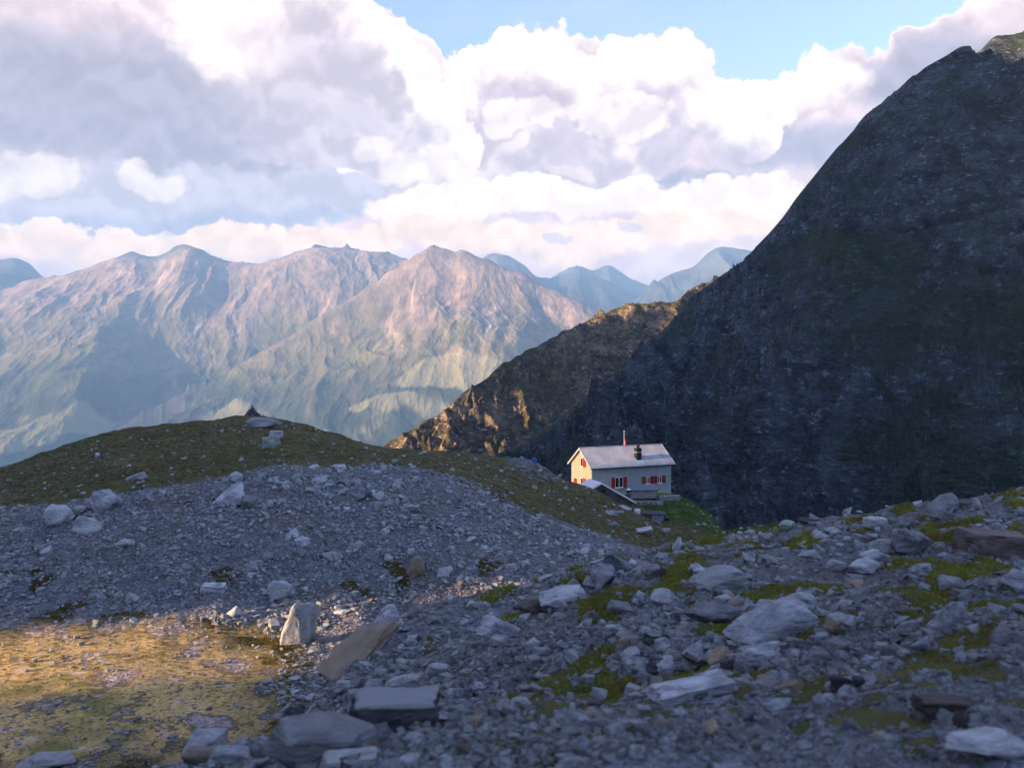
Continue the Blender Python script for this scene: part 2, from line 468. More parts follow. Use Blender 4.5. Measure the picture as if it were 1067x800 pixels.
def cliff_material(name, rock_d, rock_l, grass_c, amount, sc=1.0):
    m, nt, bs = material(name)
    tc = nt.new('ShaderNodeTexCoord').outputs['Object']
    geo = nt.new('ShaderNodeNewGeometry')
    nz = nt.new('ShaderNodeSeparateXYZ'); nt.put(nz.inputs[0], geo.outputs['Normal'])
    st = nt.vmath('MULTIPLY', tc, (1.0 * sc, 1.0 * sc, 2.2 * sc))
    a, _ = nt.noise(st, 0.035, 9, 0.66); b, _ = nt.noise(st, 0.009, 6, 0.6); c, _ = nt.noise(st, 0.30, 5, 0.65)
    rock = nt.mix(nt.ramp(a, 0.32, 0.68), rock_d, rock_l)
    d_, _ = nt.noise(st, 0.10, 7, 0.7)
    rock = nt.mix(nt.ramp(nt.math('ADD', nt.math('MULTIPLY', c, 0.5), nt.math('MULTIPLY', d_, 0.5)), 0.53, 0.62, 0, 0.85), rock, tuple(min(1, x * 2.6) for x in rock_l))
    rock = nt.mix(nt.ramp(d_, 0.44, 0.34, 0, 0.8), rock, tuple(x * 0.5 for x in rock_d))
    e_, _ = nt.noise(st, 0.0065, 6, 0.62)
    rock = nt.mix(nt.ramp(e_, 0.50, 0.60, 0, 0.65), rock, grass_c)
    mp = nt.new('ShaderNodeMapping'); nt.put(mp.inputs['Vector'], tc)
    mp.inputs['Rotation'].default_value = (math.radians(-38), math.radians(36), 0); mp.inputs['Scale'].default_value = (1.0, 0.55, 0.16)
    f_, _ = nt.noise(mp.outputs[0], 0.030, 7, 0.62, 0.8)
    rock = nt.mix(nt.ramp(f_, 0.55, 0.70, 0, 0.22), rock, tuple(min(1, x * 1.9) for x in rock_l))
    rock = nt.mix(nt.ramp(f_, 0.46, 0.36, 0, 0.75), rock, grass_c)
    gm = nt.math('ADD', nt.math('MULTIPLY', nz.outputs[2], 0.9), nt.math('ADD', nt.math('MULTIPLY', b, 1.0), nt.math('MULTIPLY', a, 0.7)))
    gm = nt.ramp(gm, 1.62 - amount, 1.80 - amount)
    nt.put(bs.inputs['Base Color'], nt.mix(gm, rock, grass_c))
    vv = nt.voro(st, 0.12, 'F1', detail=3.0, rough=0.6)
    h = nt.math('ADD', nt.math('MULTIPLY', a, 8.0), nt.math('ADD', nt.math('MULTIPLY', c, 1.2), nt.math('MULTIPLY', vv.outputs['Distance'], -3.0)))
    bump(nt, h, 0.9, 1.0 / sc, bs)
    return m


def far_material(name, tint=1.0):
    m, nt, bs = material(name)
    tc = nt.new('ShaderNodeTexCoord').outputs['Object']
    sp = nt.new('ShaderNodeSeparateXYZ'); nt.put(sp.inputs[0], tc)
    z = sp.outputs[2]
    st = nt.vmath('MULTIPLY', tc, (1.0, 0.55, 1.0))
    a, _ = nt.noise(st, 0.0016, 9, 0.64); b, _ = nt.noise(st, 0.006, 8, 0.68); c, _ = nt.noise(tc, 0.0006, 5, 0.55)
    rock = nt.mix(nt.ramp(b, 0.34, 0.66), (0.13, 0.095, 0.085), (0.31, 0.215, 0.18))
    grass = nt.mix(nt.ramp(b, 0.35, 0.65), (0.08, 0.08, 0.035), (0.20, 0.17, 0.08))
    zz = nt.math('ADD', z, nt.math('MULTIPLY', nt.math('SUBTRACT', a, 0.5), 2600))
    col = nt.mix(nt.ramp(zz, 0, 850), grass, rock)
    forest = nt.mix(nt.ramp(b, 0.3, 0.7), (0.02, 0.034, 0.024), (0.05, 0.065, 0.035))
    zf = nt.math('ADD', z, nt.math('MULTIPLY', nt.math('SUBTRACT', a, 0.5), 1500))
    col = nt.mix(nt.ramp(zf, -330, 60), forest, col)
    streak, _ = nt.noise(nt.vmath('MULTIPLY', tc, (1.0, 0.16, 0.3)), 0.0045, 6, 0.62, 0.6)
    col = nt.mix(nt.math('MULTIPLY', nt.ramp(streak, 0.56, 0.66), nt.ramp(z, -350, 500, 0.15, 0.75)), col, (0.46, 0.33, 0.26))
    col = nt.mix(nt.ramp(c, 0.50, 0.60, 0, 0.45), col, (0.10, 0.095, 0.06))
    # hay meadows cleared out of the forest
    md = nt.math('MULTIPLY', nt.ramp(nt.noise(st, 0.00115, 3, 0.5)[0], 0.53, 0.58), nt.math('MULTIPLY', nt.ramp(z, -420, -250, 1, 0), 1.0))
    at_m = nt.new('ShaderNodeAttribute', attribute_name='meadow').outputs['Fac']
    mm = nt.ramp(nt.math('ADD', at_m, nt.math('MULTIPLY', nt.math('SUBTRACT', a, 0.5), 1.2)), 0.35, 0.55)
    col = nt.mix(nt.math('MAXIMUM', nt.math('MULTIPLY', md, 0.4), nt.math('MULTIPLY', mm, 0.40)), col, (0.46, 0.40, 0.22))
    nt.put(bs.inputs['Base Color'], col)
    bump(nt, nt.math('ADD', nt.math('MULTIPLY', b, 70.0), nt.math('MULTIPLY', a, 60.0)), 0.6, 1.0, bs)
    bs.inputs['Roughness'].default_value = 1.0
    return m


M_GROUND = ground_material()
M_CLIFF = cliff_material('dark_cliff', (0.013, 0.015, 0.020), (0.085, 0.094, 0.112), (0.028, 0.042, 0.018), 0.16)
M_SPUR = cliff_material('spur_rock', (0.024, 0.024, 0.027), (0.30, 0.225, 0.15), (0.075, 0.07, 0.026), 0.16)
M_FAR = far_material('far_mountain_rock')
M_DIST = plain('distant_shaded_rock', (0.060, 0.062, 0.062), 1.0, 0.4, 0.002)  # colour darkened to stand for cloud shadow on these ranges


def fan(rows, xs, seg, noise_fn, name, mat, attr_fn=None, xextra=None):
    """Terrain sheet lofted through rows of surveyed points. rows: list of [(x, dist, y_or_z), ...] near to far."""
    D = []; Z = []
    for r in rows:
        xk = np.array([p[0] for p in r], float)
        dk = np.array([p[1] for p in r], float)
        zk = np.array([zy(p[2], p[1]) if (isinstance(p[2], int) and p[2] > 100) else float(p[2]) for p in r], float)
        yk = HY - F * zk / dk
        xc = np.clip(xs, xk[0], xk[-1])
        d = np.exp(pchip(xk, np.log(dk), xc)); y = pchip(xk, yk, xc)
        D.append(d); Z.append((HY - y) / F * d)
    D = np.array(D); Z = np.array(Z)
    L = np.log(D)
    L = np.maximum.accumulate(L + np.arange(len(rows))[:, None] * 1e-4, axis=0)
    m, h = pchip(L, Z, None)
    dep = []; zz = []; kk = []
    for k in range(len(rows) - 1):
        n = seg[k]
        for i in range(n + (1 if k == len(rows) - 2 else 0)):
            t = i / n
            dep.append(np.exp(L[k] + t * h[k]))
            zz.append((2 * t**3 - 3 * t**2 + 1) * Z[k] + (t**3 - 2 * t**2 + t) * h[k] * m[k] + (-2 * t**3 + 3 * t**2) * Z[k + 1] + (t**3 - t**2) * h[k] * m[k + 1])
            kk.append(np.full(len(xs), k + t))
    dep = np.array(dep); zz = np.array(zz); kk = np.array(kk)
    X = (xs[None, :] - CX) / F * dep
    XS = np.broadcast_to(xs[None, :], dep.shape)
    zz = zz + noise_fn(X, dep, kk, XS, zz)
    V = np.stack([X, dep, zz], -1).reshape(-1, 3)
    Q = grid_faces(*dep.shape)
    attrs = attr_fn(X, dep, kk, XS, zz) if attr_fn else None
    me = mesh_np(name, V, Q, True, attrs)
    o = link(name, me, mat); tag(o, kind='structure')
    return dict(o=o, X=X, Y=dep, Z=zz, K=kk, XS=XS, attrs=attrs)


# ------------------------------------------------------------------ near ground: stony slope, hollow, moraine, grassy hill, hut terrace
R = [
    [(-350, 1.2, -1.72), (533, 1.2, -1.68), (1400, 1.2, -1.6)],
    [(-350, 3.5, -2.6), (0, 3.5, -2.25), (300, 3.5, -1.88), (533, 3.5, -1.68), (800, 3.5, -1.60), (1067, 3.4, -1.48), (1400, 3.5, -1.3)],
    [(-350, 6, -3.9), (0, 6, -3.35), (130, 6.2, -2.92), (300, 6.6, -2.72), (410, 6.6, -2.60), (533, 7, -2.52), (700, 7, -2.32), (800, 7, -2.22), (900, 7, -2.1), (1067, 7, -1.9), (1400, 7, -1.6)],
    [(-350, 8, -5.2), (0, 8, -4.5), (130, 8.0, -3.75), (300, 8.6, -3.50), (350, 9.6, -3.75), (410, 11, -3.95), (533, 13, -3.95), (700, 14, -3.45), (800, 14, -3.10), (900, 13, -2.80), (1067, 12, -2.35), (1400, 12, -1.9)],
    [(-350, 10, -7.2), (0, 10, -6.3), (130, 10, -4.9), (300, 10.6, 752), (350, 13, 704), (410, 18, 657), (500, 24, 622), (600, 29, 596), (700, 32, 574), (800, 32, 554), (900, 30, 539), (1000, 26, 524), (1067, 24, 518), (1400, 24, 500)],
    [(-350, 17, -9.0), (0, 17, -8.9), (130, 18, -8.95), (300, 19, -8.9), (350, 22, -9.3), (410, 26, -9.7), (500, 31, -9.9), (600, 36, -10.4), (700, 42, -11.2), (800, 50, -14), (900, 55, -17), (1067, 60, -20), (1400, 60, -20)],
    [(-350, 32, 642), (0, 32, 642), (130, 32, 642), (300, 33, 645), (350, 33, 648), (410, 34, 645), (500, 36, 625), (600, 40, 606), (700, 47, -11.2), (800, 62, -16), (900, 70, -20), (1067, 80, -28), (1400, 80, -28)],
    [(-350, 46, 548), (0, 46, 532), (50, 45, 528), (120, 45, 517), (215, 47, 501), (300, 50, 491), (400, 52, 488), (430, 52, 490), (480, 52, 508), (520, 52, 527), (560, 52, 546), (600, 53, 560), (640, 53, 570), (700, 56, 583), (800, 80, -20), (900, 90, -26), (1067, 100, -36), (1400, 100, -36)],
    [(-350, 58, 558), (0, 58, 537), (50, 58, 532), (120, 58, 520), (215, 60, 503), (300, 63, 494), (400, 68, 491), (430, 70, 492), (480, 74, 500), (520, 76, 512), (560, 76, 528), (600, 76, 548), (640, 78, 562), (700, 82, 579), (740, 84, 588), (800, 86, 580), (870, 88, 590), (900, 100, -30), (1067, 120, -46), (1400, 120, -46)],
    [(-350, 100, 560), (0, 100, 489), (65, 100, 467), (130, 102, 450), (200, 105, 441), (265, 108, 433), (300, 108, 438), (350, 108, 453), (400, 110, 467), (430, 112, 469), (480, 118, 474), (540, 126, 479), (560, 128, 482), (580, 130, 494), (600, 132, 504), (620, 130, 511), (640, 125, 523), (660, 121, 535), (690, 116, 549), (720, 106, 562), (745, 98, 562), (765, 95, 554), (790, 93, 548), (812, 92, 545), (840, 92, 552), (870, 92, 575), (900, 112, -34), (1067, 140, -56), (1400, 140, -56)],
    [(-350, 116, -24), (0, 116, -20), (130, 120, -19), (265, 124, -18), (350, 126, -20), (430, 132, -23), (533, 143, -23.6), (575, 144, -22.6), (600, 143, 509), (620, 142, 516), (650, 138, 527), (680, 134, 543), (700, 131, 545), (720, 130, 550), (740, 128, 556), (760, 124, 566), (790, 120, -30), (840, 120, -34), (900, 130, -42), (1067, 170, -70), (1400, 170, -70)],
    [(-350, 140, -44), (0, 140, -38), (265, 150, -34), (430, 152, -36), (533, 154, -27), (575, 153, -23.4), (600, 152, -22.6), (620, 148, -22.6), (660, 146, -23.0), (690, 145, -23.1), (705, 145, 523), (722, 143, 531), (740, 141, 541), (756, 140, 556), (775, 140, 580), (800, 142, -40), (900, 160, -56), (1067, 220, -90), (1400, 220, -90)],
    [(-350, 190, -75), (0, 190, -70), (265, 190, -64), (430, 185, -55), (533, 174, -34), (575, 166, -24.5), (600, 164, -23), (620, 163, -22.9), (660, 161, -22.9), (690, 160, -23.1), (703, 159, 515), (715, 157, 519), (730, 156, 530), (745, 155, 546), (758, 155, 575), (800, 160, -52), (900, 190, -72), (1067, 300, -110), (1400, 300, -110)],
    [(-350, 420, -260), (265, 420, -240), (430, 400, -190), (533, 260, -95), (600, 230, -72), (660, 225, -66), (720, 225, -72), (800, 240, -90), (1067, 420, -150), (1400, 420, -150)],
]
XS_NEAR = np.concatenate([np.linspace(-1300, -350, 60, endpoint=False), np.linspace(-350, -20, 90, endpoint=False), np.linspace(-20, 1090, 900), np.linspace(1090, 1400, 90)[1:], np.linspace(1400, 2400, 70)[1:]])
SEG = [16, 60, 60, 70, 60, 24, 70, 110, 36, 110, 40, 40, 20]


def rockw(kk, XS):
    """1 where the ground is bare broken rock, 0 where it is turf."""
    w = np.ones_like(kk)
    w = np.where(kk > 7.15, 1 - sstep(7.15, 7.5, kk), w)
    return w


def near_noise(X, Y, kk, XS, Z):
    big = fbm(X / 5.0, Y / 5.0, 4, 3)
    med = fbm(X / 1.3, Y / 1.3, 4, 9)
    fine = fbm(X / 0.32, Y / 0.32, 3, 21)
    rw = rockw(kk, XS)
    rw = rw * 1.0
    edge = 1 - 0.6 * sstep(3.3, 4.0, kk) * (1 - sstep(4.0, 4.6, kk))
    basin = sstep(4.9, 5.2, kk) * (1 - sstep(5.7, 6.1, kk)) * (XS < 420)
    amp = np.clip(Y / 8.0, 0.15, 1.0) * (1 - 0.75 * basin)
    n_rock = big * 0.55 * amp + med * 0.20 * amp * (1 - 0.6 * basin) + fine * 0.045 * (1 - 0.85 * basin)
    ridge = ridged(X / 7.0 + 0.2 * big, Y / 7.0, 4, 5)
    amp = amp * (1 - 0.8 * basin)
    n_rock = n_rock + (ridge - 0.4) * 0.35 * amp * (kk > 2) * edge
    n_grass = fbm(X / 14.0, Y / 14.0, 4, 33) * 0.8 + fbm(X / 3.0, Y / 3.0, 4, 35) * 0.28 + fbm(X / 0.8, Y / 0.8, 3, 36) * 0.07
    # rock outcrop left of the hut
    oc = np.exp(-(((XS - 556) / 24.0) ** 2 + ((kk - 8.85) / 0.30) ** 2))
    out = oc * (np.abs(perlin2(X / 2.6 + Y / 3.0, Y / 6.0, 77)) * 1.5 - 0.3)
    hut = np.exp(-(((XS - 650) / 55.0) ** 4 + ((kk - 11.4) / 0.9) ** 4))
    return n_rock * rw + n_grass * (1 - rw) * (1 - 0.85 * hut) + out


def near_attrs(X, Y, kk, XS, Z):
    n = fbm(X / 2.2, Y / 2.2, 5, 51); n2 = fbm(X / 9.0, Y / 9.0, 4, 57)
    g = np.zeros_like(kk) + 0.12
    # moss and turf patches on the near slope
    nm = fbm(X / 0.9, Y / 1.3, 5, 61)
    nm2 = fbm(X / 0.30, Y / 0.42, 4, 63) + 0.20
    wn = sstep(2.6, 1.2, kk) if False else 1 - sstep(1.2, 2.8, kk)
    nm = nm * (1 - wn) + nm2 * wn
    nm = nm + 0.10 * (kk < 2.2) * np.exp(-((XS - 580) / 170.0) ** 2)
    g = g + 0.9 * sstep(0.08, 0.28, 0.45 * n + 0.85 * nm + 0.2 * n2) * (kk < 4.3) * sstep(380, 620, XS + 100 * n2 + (kk - 1) * 30)
    nm0 = fbm(X / 1.1, Y / 1.1, 4, 67)
    g = g + 0.8 * sstep(1020, 1045, XS) * sstep(3.7, 3.9, kk) * (kk < 4.6)
    bas = sstep(4.75, 5.0, kk) * (1 - sstep(5.80, 6.08, kk + 0.25 * n)) * (1 - sstep(285, 370, XS + 110 * n + 60 * nm0))
    g = g + bas * (0.60 + 0.9 * n + 0.5 * nm0)
    g = g + 0.55 * sstep(0.12, 0.35, n) * (kk > 5.7) * (kk < 6.35)
    hill = sstep(7.10, 7.22, kk + 0.10 * n2)
    hill = np.where(XS > 560, sstep(7.3, 7.7, kk + 0.3 * n2), hill)
    g = g * (1 - hill) + hill * (0.95 + 0.55 * n - 0.25 * np.abs(n2))
    oc = np.exp(-(((XS - 556) / 26.0) ** 2 + ((kk - 8.85) / 0.22) ** 2))
    g = g - 1.6 * oc * sstep(-0.25, 0.1, n)
    dark = np.exp(-(((XS - 300) / 40.0) ** 2 + ((kk - 8.3) / 0.25) ** 2))
    kn = sstep(9.9, 10.3, kk) * sstep(655, 690, XS) * (1 - sstep(12.5, 13, kk))
    kn = np.maximum(kn, 0.6 * sstep(8.6, 9.0, kk) * sstep(745, 765, XS))
    return {'grass': np.clip(g, 0, 1.5), 'basin': bas * sstep(5.02, 5.38, kk + 0.25 * nm0) * (1 - 0.6 * sstep(210, 310, XS + 60 * nm0)), 'knoll': kn}  # ochre cut back to dark turf where the sun patch gives way to shade


NEAR = fan(R, XS_NEAR, SEG, near_noise, 'ground', M_GROUND, near_attrs)


def hit(px, py):
    """First point of the near ground met going away from the camera at photo pixel (px, py)."""
    c = int(np.argmin(np.abs(XS_NEAR - px)))
    ys = HY - F * NEAR['Z'][:, c] / NEAR['Y'][:, c]
    ok = (ys <= py) & (NEAR['Y'][:, c] > 2)
    i = int(np.argmax(ok)) if ok.any() else len(ys) - 1
    d = NEAR['Y'][i, c]
    return Vector(((px - CX) / F * d, d, NEAR['Z'][i, c]))


def height(x, y):
    px = CX + F * x / y
    c = int(np.argmin(np.abs(XS_NEAR - px)))
    return float(np.interp(y, NEAR['Y'][:, c], NEAR['Z'][:, c]))


# ground behind and beside the photographer
gx = np.linspace(-700, 700, 120); gy = np.concatenate([np.linspace(-700, -12, 60), np.linspace(-11, 1.25, 30), np.geomspace(1.5, 400, 60)])
GX, GY = np.meshgrid(gx * 1.0, gy)
GX = np.sign(GX) * (np.abs(GX) / 700) ** 2.2 * 700
GZ = -1.72 - 10 * sstep(8, 60, np.hypot(GX, GY)) * (GX < 0) + fbm(GX / 6, GY / 6, 4, 4) * 0.35 * sstep(1, 6, np.hypot(GX, GY)) + fbm(GX / 60, GY / 60, 4, 8) * 6 * sstep(20, 90, np.hypot(GX, GY)) - 0.02
_u = GX / np.maximum(GY, 0.01)
_zl = np.interp(GY, NEAR['Y'][:, 0], NEAR['Z'][:, 0]); _zr = np.interp(GY, NEAR['Y'][:, -1], NEAR['Z'][:, -1])
_e = np.where(GX < 0, _zl, _zr); _lim = np.where(GX < 0, (1300 + CX) / F, (2400 - CX) / F)
_side = _e - 0.10 - 9 * (1 - sstep(0.80, 0.97, np.abs(_u) / _lim)) - 2.5 * sstep(20, 120, np.abs(GX))
GZ = np.where(GY > 1.3, _side, GZ)
ob = link('ground_behind_camera', mesh_np('ground_behind_camera', np.stack([GX, GY, GZ], -1).reshape(-1, 3), grid_faces(*GX.shape), True, {'grass': np.full(GX.size, 0.5), 'basin': np.zeros(GX.size), 'knoll': np.zeros(GX.size)}), M_GROUND)
tag(ob, kind='structure'); ob.name = 'ground'

# ------------------------------------------------------------------ dark mountainside on the right
CREST_D = [(380, 560, 520), (440, 600, 505), (480, 640, 492), (560, 720, 450), (640, 800, 392), (675, 860, 360), (700, 900, 336), (716, 915, 318), (740, 900, 301), (770, 880, 279), (790, 860, 261), (812, 850, 238),
           (830, 845, 214), (850, 840, 190), (870, 830, 163), (900, 820, 124), (925, 812, 106), (960, 800, 84), (985, 800, 70), (1003, 800, 58), (1018, 800, 55), (1040, 800, 41), (1056, 800, 42), (1080, 810, 30), (1200, 830, 5), (1400, 860, -40)]
CREST_D = [(x, d, zy(y, d)) for x, d, y in CREST_D]
_xs = [p[0] for p in CREST_D]; _ds = [p[1] for p in CREST_D]; _zs = [p[2] for p in CREST_D]
base = [(380, 330, -85.), (560, 300, -82.), (700, 280, -80.), (860, 280, -88.), (1067, 300, -100.), (1400, 300, -110.)]
mid1 = [(x, np.interp(x, [380, 700, 1067, 1400], [400, 430, 440, 450]), z) for x, z in [(380, -95.), (560, -74.), (700, -52.), (860, -26.), (1067, 8.), (1400, 30.)]]
mid2 = [(x, np.interp(x, _xs, _ds) * 0.76, np.interp(x, _xs, _zs) * 0.60 - 22) for x in (380, 560, 640, 700, 790, 870, 960, 1067, 1200, 1400)]
back = [(x, d + 110, z - 60.) for x, d, z in CREST_D]
back2 = [(x, d + 420, z * 0.2 - 330.) for x, d, z in CREST_D]
low = [(x, d - 70, z - 60) for x, d, z in base]


def cliff_noise(X, Y, kk, XS, Z):
    cr = np.exp(-((kk - 4) / 0.10) ** 2)
    w = (1 - 0.80 * cr) * sstep(0.1, 1.0, kk) * (0.13 + 0.87 * sstep(0, 0.6, np.abs(kk - 4)))
    u = X * 0.92 + Y * 0.25 + Z * 0.55; v = Y * 0.9 + Z * 0.3 - X * 0.25
    big = ridged(u / 130, v / 330, 6, 101)
    med = ridged(u / 42 + big * 0.6, (v + Z) / 75, 6, 131)
    sl = ridged((Z * 1.4 + X * 0.35) / 26, (X - Z) / 90, 5, 151)        # slanting rock bands
    fine = fbm(X / 6, Y / 6, 5, 171)
    n_ = w * ((big - 0.45) * 70 + (med - 0.4) * 38 + (sl - 0.4) * 15 + fine * 4.5)
    n_ = np.minimum(n_, 1.2 + np.where(kk < 4, 24 + 40 * sstep(0.3, 1.0, 4 - kk), 8) * np.maximum(0, np.abs(kk - 4) - 0.05))
    return n_ + cr * fbm(X / 16, Y / 30, 5, 191) * 4.0


XS_D = np.concatenate([np.linspace(380, 1075, 1000), np.linspace(1080, 1400, 120)])
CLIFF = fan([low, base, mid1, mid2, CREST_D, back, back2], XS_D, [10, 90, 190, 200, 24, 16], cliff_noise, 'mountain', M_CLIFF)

# ------------------------------------------------------------------ spur behind it, ragged crest catching the last sun
CREST_E = [(330, 880, 495), (380, 890, 477), (400, 900, 465), (420, 910, 453), (440, 925, 441), (455, 940, 432), (475, 965, 417), (500, 1000, 398), (520, 1030, 383), (540, 1060, 370), (560, 1090, 359), (580, 1130, 349), (600, 1170, 340),
           (622, 1215, 329), (640, 1232, 323), (660, 1238, 317), (685, 1236, 315), (705, 1232, 314), (716, 1260, 303), (735, 1300, 295), (752, 1330, 290), (775, 1380, 284), (830, 1480, 270), (1000, 1600, 250)]
CREST_E = [(x, d, zy(y, d)) for x, d, y in CREST_E]
e_low = [(x, d * 0.82, min(z - 160, -180.)) for x, d, z in CREST_E]
e_mid = [(x, d * 0.915, z - 75 - max(0, z) * 0.25) for x, d, z in CREST_E]
e_top = [(x, d * 0.972, z - 22.) for x, d, z in CREST_E]
e_back = [(x, d + 90, z - 55.) for x, d, z in CREST_E]
e_back2 = [(x, d + 700, z - 420.) for x, d, z in CREST_E]


def spur_noise(X, Y, kk, XS, Z):
    cr = np.exp(-((kk - 3) / 0.12) ** 2)
    w = (1 - 0.85 * cr) * (0.25 + 0.75 * sstep(0, 0.6, np.abs(kk - 3)))
    big = ridged((X + Y * 0.35) / 90, Y / 240, 6, 201)
    med = ridged((X + 0.2 * Y) / 26, (Y + Z) / 60, 5, 231)
    n_ = w * ((big - 0.45) * 26 + (med - 0.4) * 14 + fbm(X / 7, Y / 7, 4, 251) * 3)
    n_ = np.minimum(n_, 1.5 + np.where(kk < 3, 40, 8) * np.maximum(0, np.abs(kk - 3) - 0.05))
    return n_ + cr * fbm(X / 22, Y / 40, 4, 261) * 5


XS_E = np.linspace(330, 1000, 620)
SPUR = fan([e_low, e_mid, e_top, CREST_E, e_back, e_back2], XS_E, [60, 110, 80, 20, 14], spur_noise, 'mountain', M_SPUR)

# ------------------------------------------------------------------ sunlit range across the valley
CREST_F = [(-420, 250), (-300, 300), (-150, 265), (-60, 300), (0, 303), (30, 292), (60, 288), (92, 279), (108, 272), (122, 268), (140, 268), (160, 271), (175, 265), (195, 257), (205, 259), (222, 267), (245, 272), (268, 274), (290, 270), (312, 262), (332, 258), (350, 259),
           (375, 262), (395, 262), (420, 268), (450, 280), (520, 300), (600, 320), (760, 350), (900, 360)]
cf = [(x, 12600., zy(y, 12600)) for x, y in CREST_F]
f0 = [(-420, 5200., -1250.), (900, 5200., -1250.)]
f1 = [(-420, 7600., -930.), (0, 7600., -930.), (160, 8200., -900.), (300, 8600., -860.), (900, 8600., -900.)]
f2 = [(-420, 9800., -120.), (0, 9700., -60.), (60, 9600., 20.), (130, 9700., -60.), (200, 10000., -160.), (260, 10300., -240.), (330, 10500., -60.), (400, 10600., 60.), (900, 10500., -60.)]
f3 = [(x, 11600., z * 0.62 + 60) for x, d, z in cf]
fb = [(x, 13600., z - 700) for x, d, z in cf]
fb2 = [(x, 17500., -900.) for x, d, z in cf]


def far_noise(crest_k, s, wob=0.0):
    def f(X, Y, kk, XS, Z):
        cr = np.exp(-((kk - crest_k) / 0.10) ** 2)
        below = sstep(0, 0.75, np.abs(kk - crest_k))
        w = (0.10 + 0.90 * below) * (1 - 0.9 * cr) * sstep(0.2, 1.6, kk)
        wx = X + 420 * fbm(X / 2100, Y / 2100, 4, s)
        big = 0.42 + 0.55 * fbm(wx / 1500, Y / 4200, 4, s + 1, 0.45) + 0.35 * (ridged(wx / 2100, Y / 7000, 3, s + 2, 0.4) - 0.42)
        med = ridged((wx + 0.25 * Y) / 620, Y / 1900, 5, s + 31, 0.52)
        det = ridged((X - 0.2 * Y) / 190, Y / 380, 5, s + 61, 0.55)
        return w * ((big - 0.42) * 520 + (med - 0.4) * 85 + (det - 0.4) * 20) + cr * ((ridged(X / 420, Y / 4000, 5, s + 71) - 0.4) * 50 + fbm(X / 120, Y / 900, 4, s + 81) * 26)
    return f


def mead(spots):
    def f(X, Y, kk, XS, Z):
        yy = HY - F * Z / Y
        m = np.zeros_like(kk)
        for x0, d0, rx, rd in spots:
            m = np.maximum(m, np.clip(1.25 - ((XS - x0) / rx) ** 2 - ((kk - d0) / rd) ** 2, 0, 1))
        return {'meadow': m}
    return f


XS_F = np.linspace(-420, 900, 1500)
FAR1 = fan([f0, f1, f2, f3, cf, fb, fb2], XS_F, [90, 130, 130, 110, 20, 12], far_noise(4, 300), 'mountain', M_FAR,
           mead([(22, 1.33, 40, 0.10), (116, 1.42, 26, 0.09), (60, 1.08, 22, 0.03), (-120, 1.4, 60, 0.1), (150, 1.15, 14, 0.03)]))

CREST_G = [(60, 470), (130, 448), (170, 428), (215, 402), (262, 372), (300, 352), (330, 330), (362, 312), (392, 294), (410, 280), (425, 270), (440, 262), (452, 257), (462, 259), (474, 261), (480, 259), (500, 268), (512, 272), (530, 281), (545, 284), (560, 294),
           (585, 305), (600, 312), (622, 324), (660, 346), (700, 368), (760, 395), (900, 440)]
cg = [(x, 10400. - abs(x - 455) * (3.2 if x < 455 else 4.0), y) for x, y in CREST_G]
cg = [(x, d, zy(y, d)) for x, d, y in cg]
g0 = [(60, 5200., -1250.), (900, 5200., -1250.)]
g1 = [(60, 7400., -960.), (200, 7400., -930.), (450, 7200., -900.), (900, 7000., -900.)]
g2 = [(x, 7400 + (d - 7400) * 0.42, min(z - 40, -930 + (z + 930) * 0.50)) for x, d, z in cg]
g3 = [(x, 7400 + (d - 7400) * 0.75, min(z - 25, -930 + (z + 930) * 0.72)) for x, d, z in cg]
gb = [(x, d + 700, z - 520) for x, d, z in cg]
gb2 = [(x, d + 3500, -950.) for x, d, z in cg]
XS_G = np.linspace(60, 900, 1050)
FAR2 = fan([g0, g1, g2, g3, cg, gb, gb2], XS_G, [90, 120, 110, 120, 20, 12], far_noise(4, 400), 'mountain', M_FAR,
           mead([(470, 1.75, 70, 0.14), (400, 1.6, 40, 0.07), (520, 1.62, 50, 0.08), (345, 1.30, 12, 0.05)]))

# ------------------------------------------------------------------ most distant ranges
def distant(pts, dist, name='mountain', seed=0, w=3000.):
    xk = [p[0] for p in pts]
    c = [(x, dist, zy(y, dist)) for x, y in pts]
    lo = [(x, dist - w * 2.2, -1100.) for x in xk]; md_ = [(x, dist - w * 0.8, z * 0.45 - 100) for x, d, z in c]
    bk = [(x, dist + w * 1.4, -1100.) for x in xk]

    def nf(X, Y, kk, XS, Z):
        cr = np.exp(-((kk - 2) / 0.1) ** 2)
        return (0.05 + 0.95 * sstep(0, 0.7, np.abs(kk - 2))) * (1 - 0.9 * cr) * sstep(0, 0.8, kk) * (ridged(X / 1900, Y / 4200, 6, seed) - 0.4) * 700 + cr * (ridged(X / 900, Y / 9000, 5, seed + 5) - 0.4) * dist * 0.004
    return fan([lo, md_, c, bk], np.linspace(xk[0], xk[-1], 420), [16, 40, 10], nf, name, M_DIST)


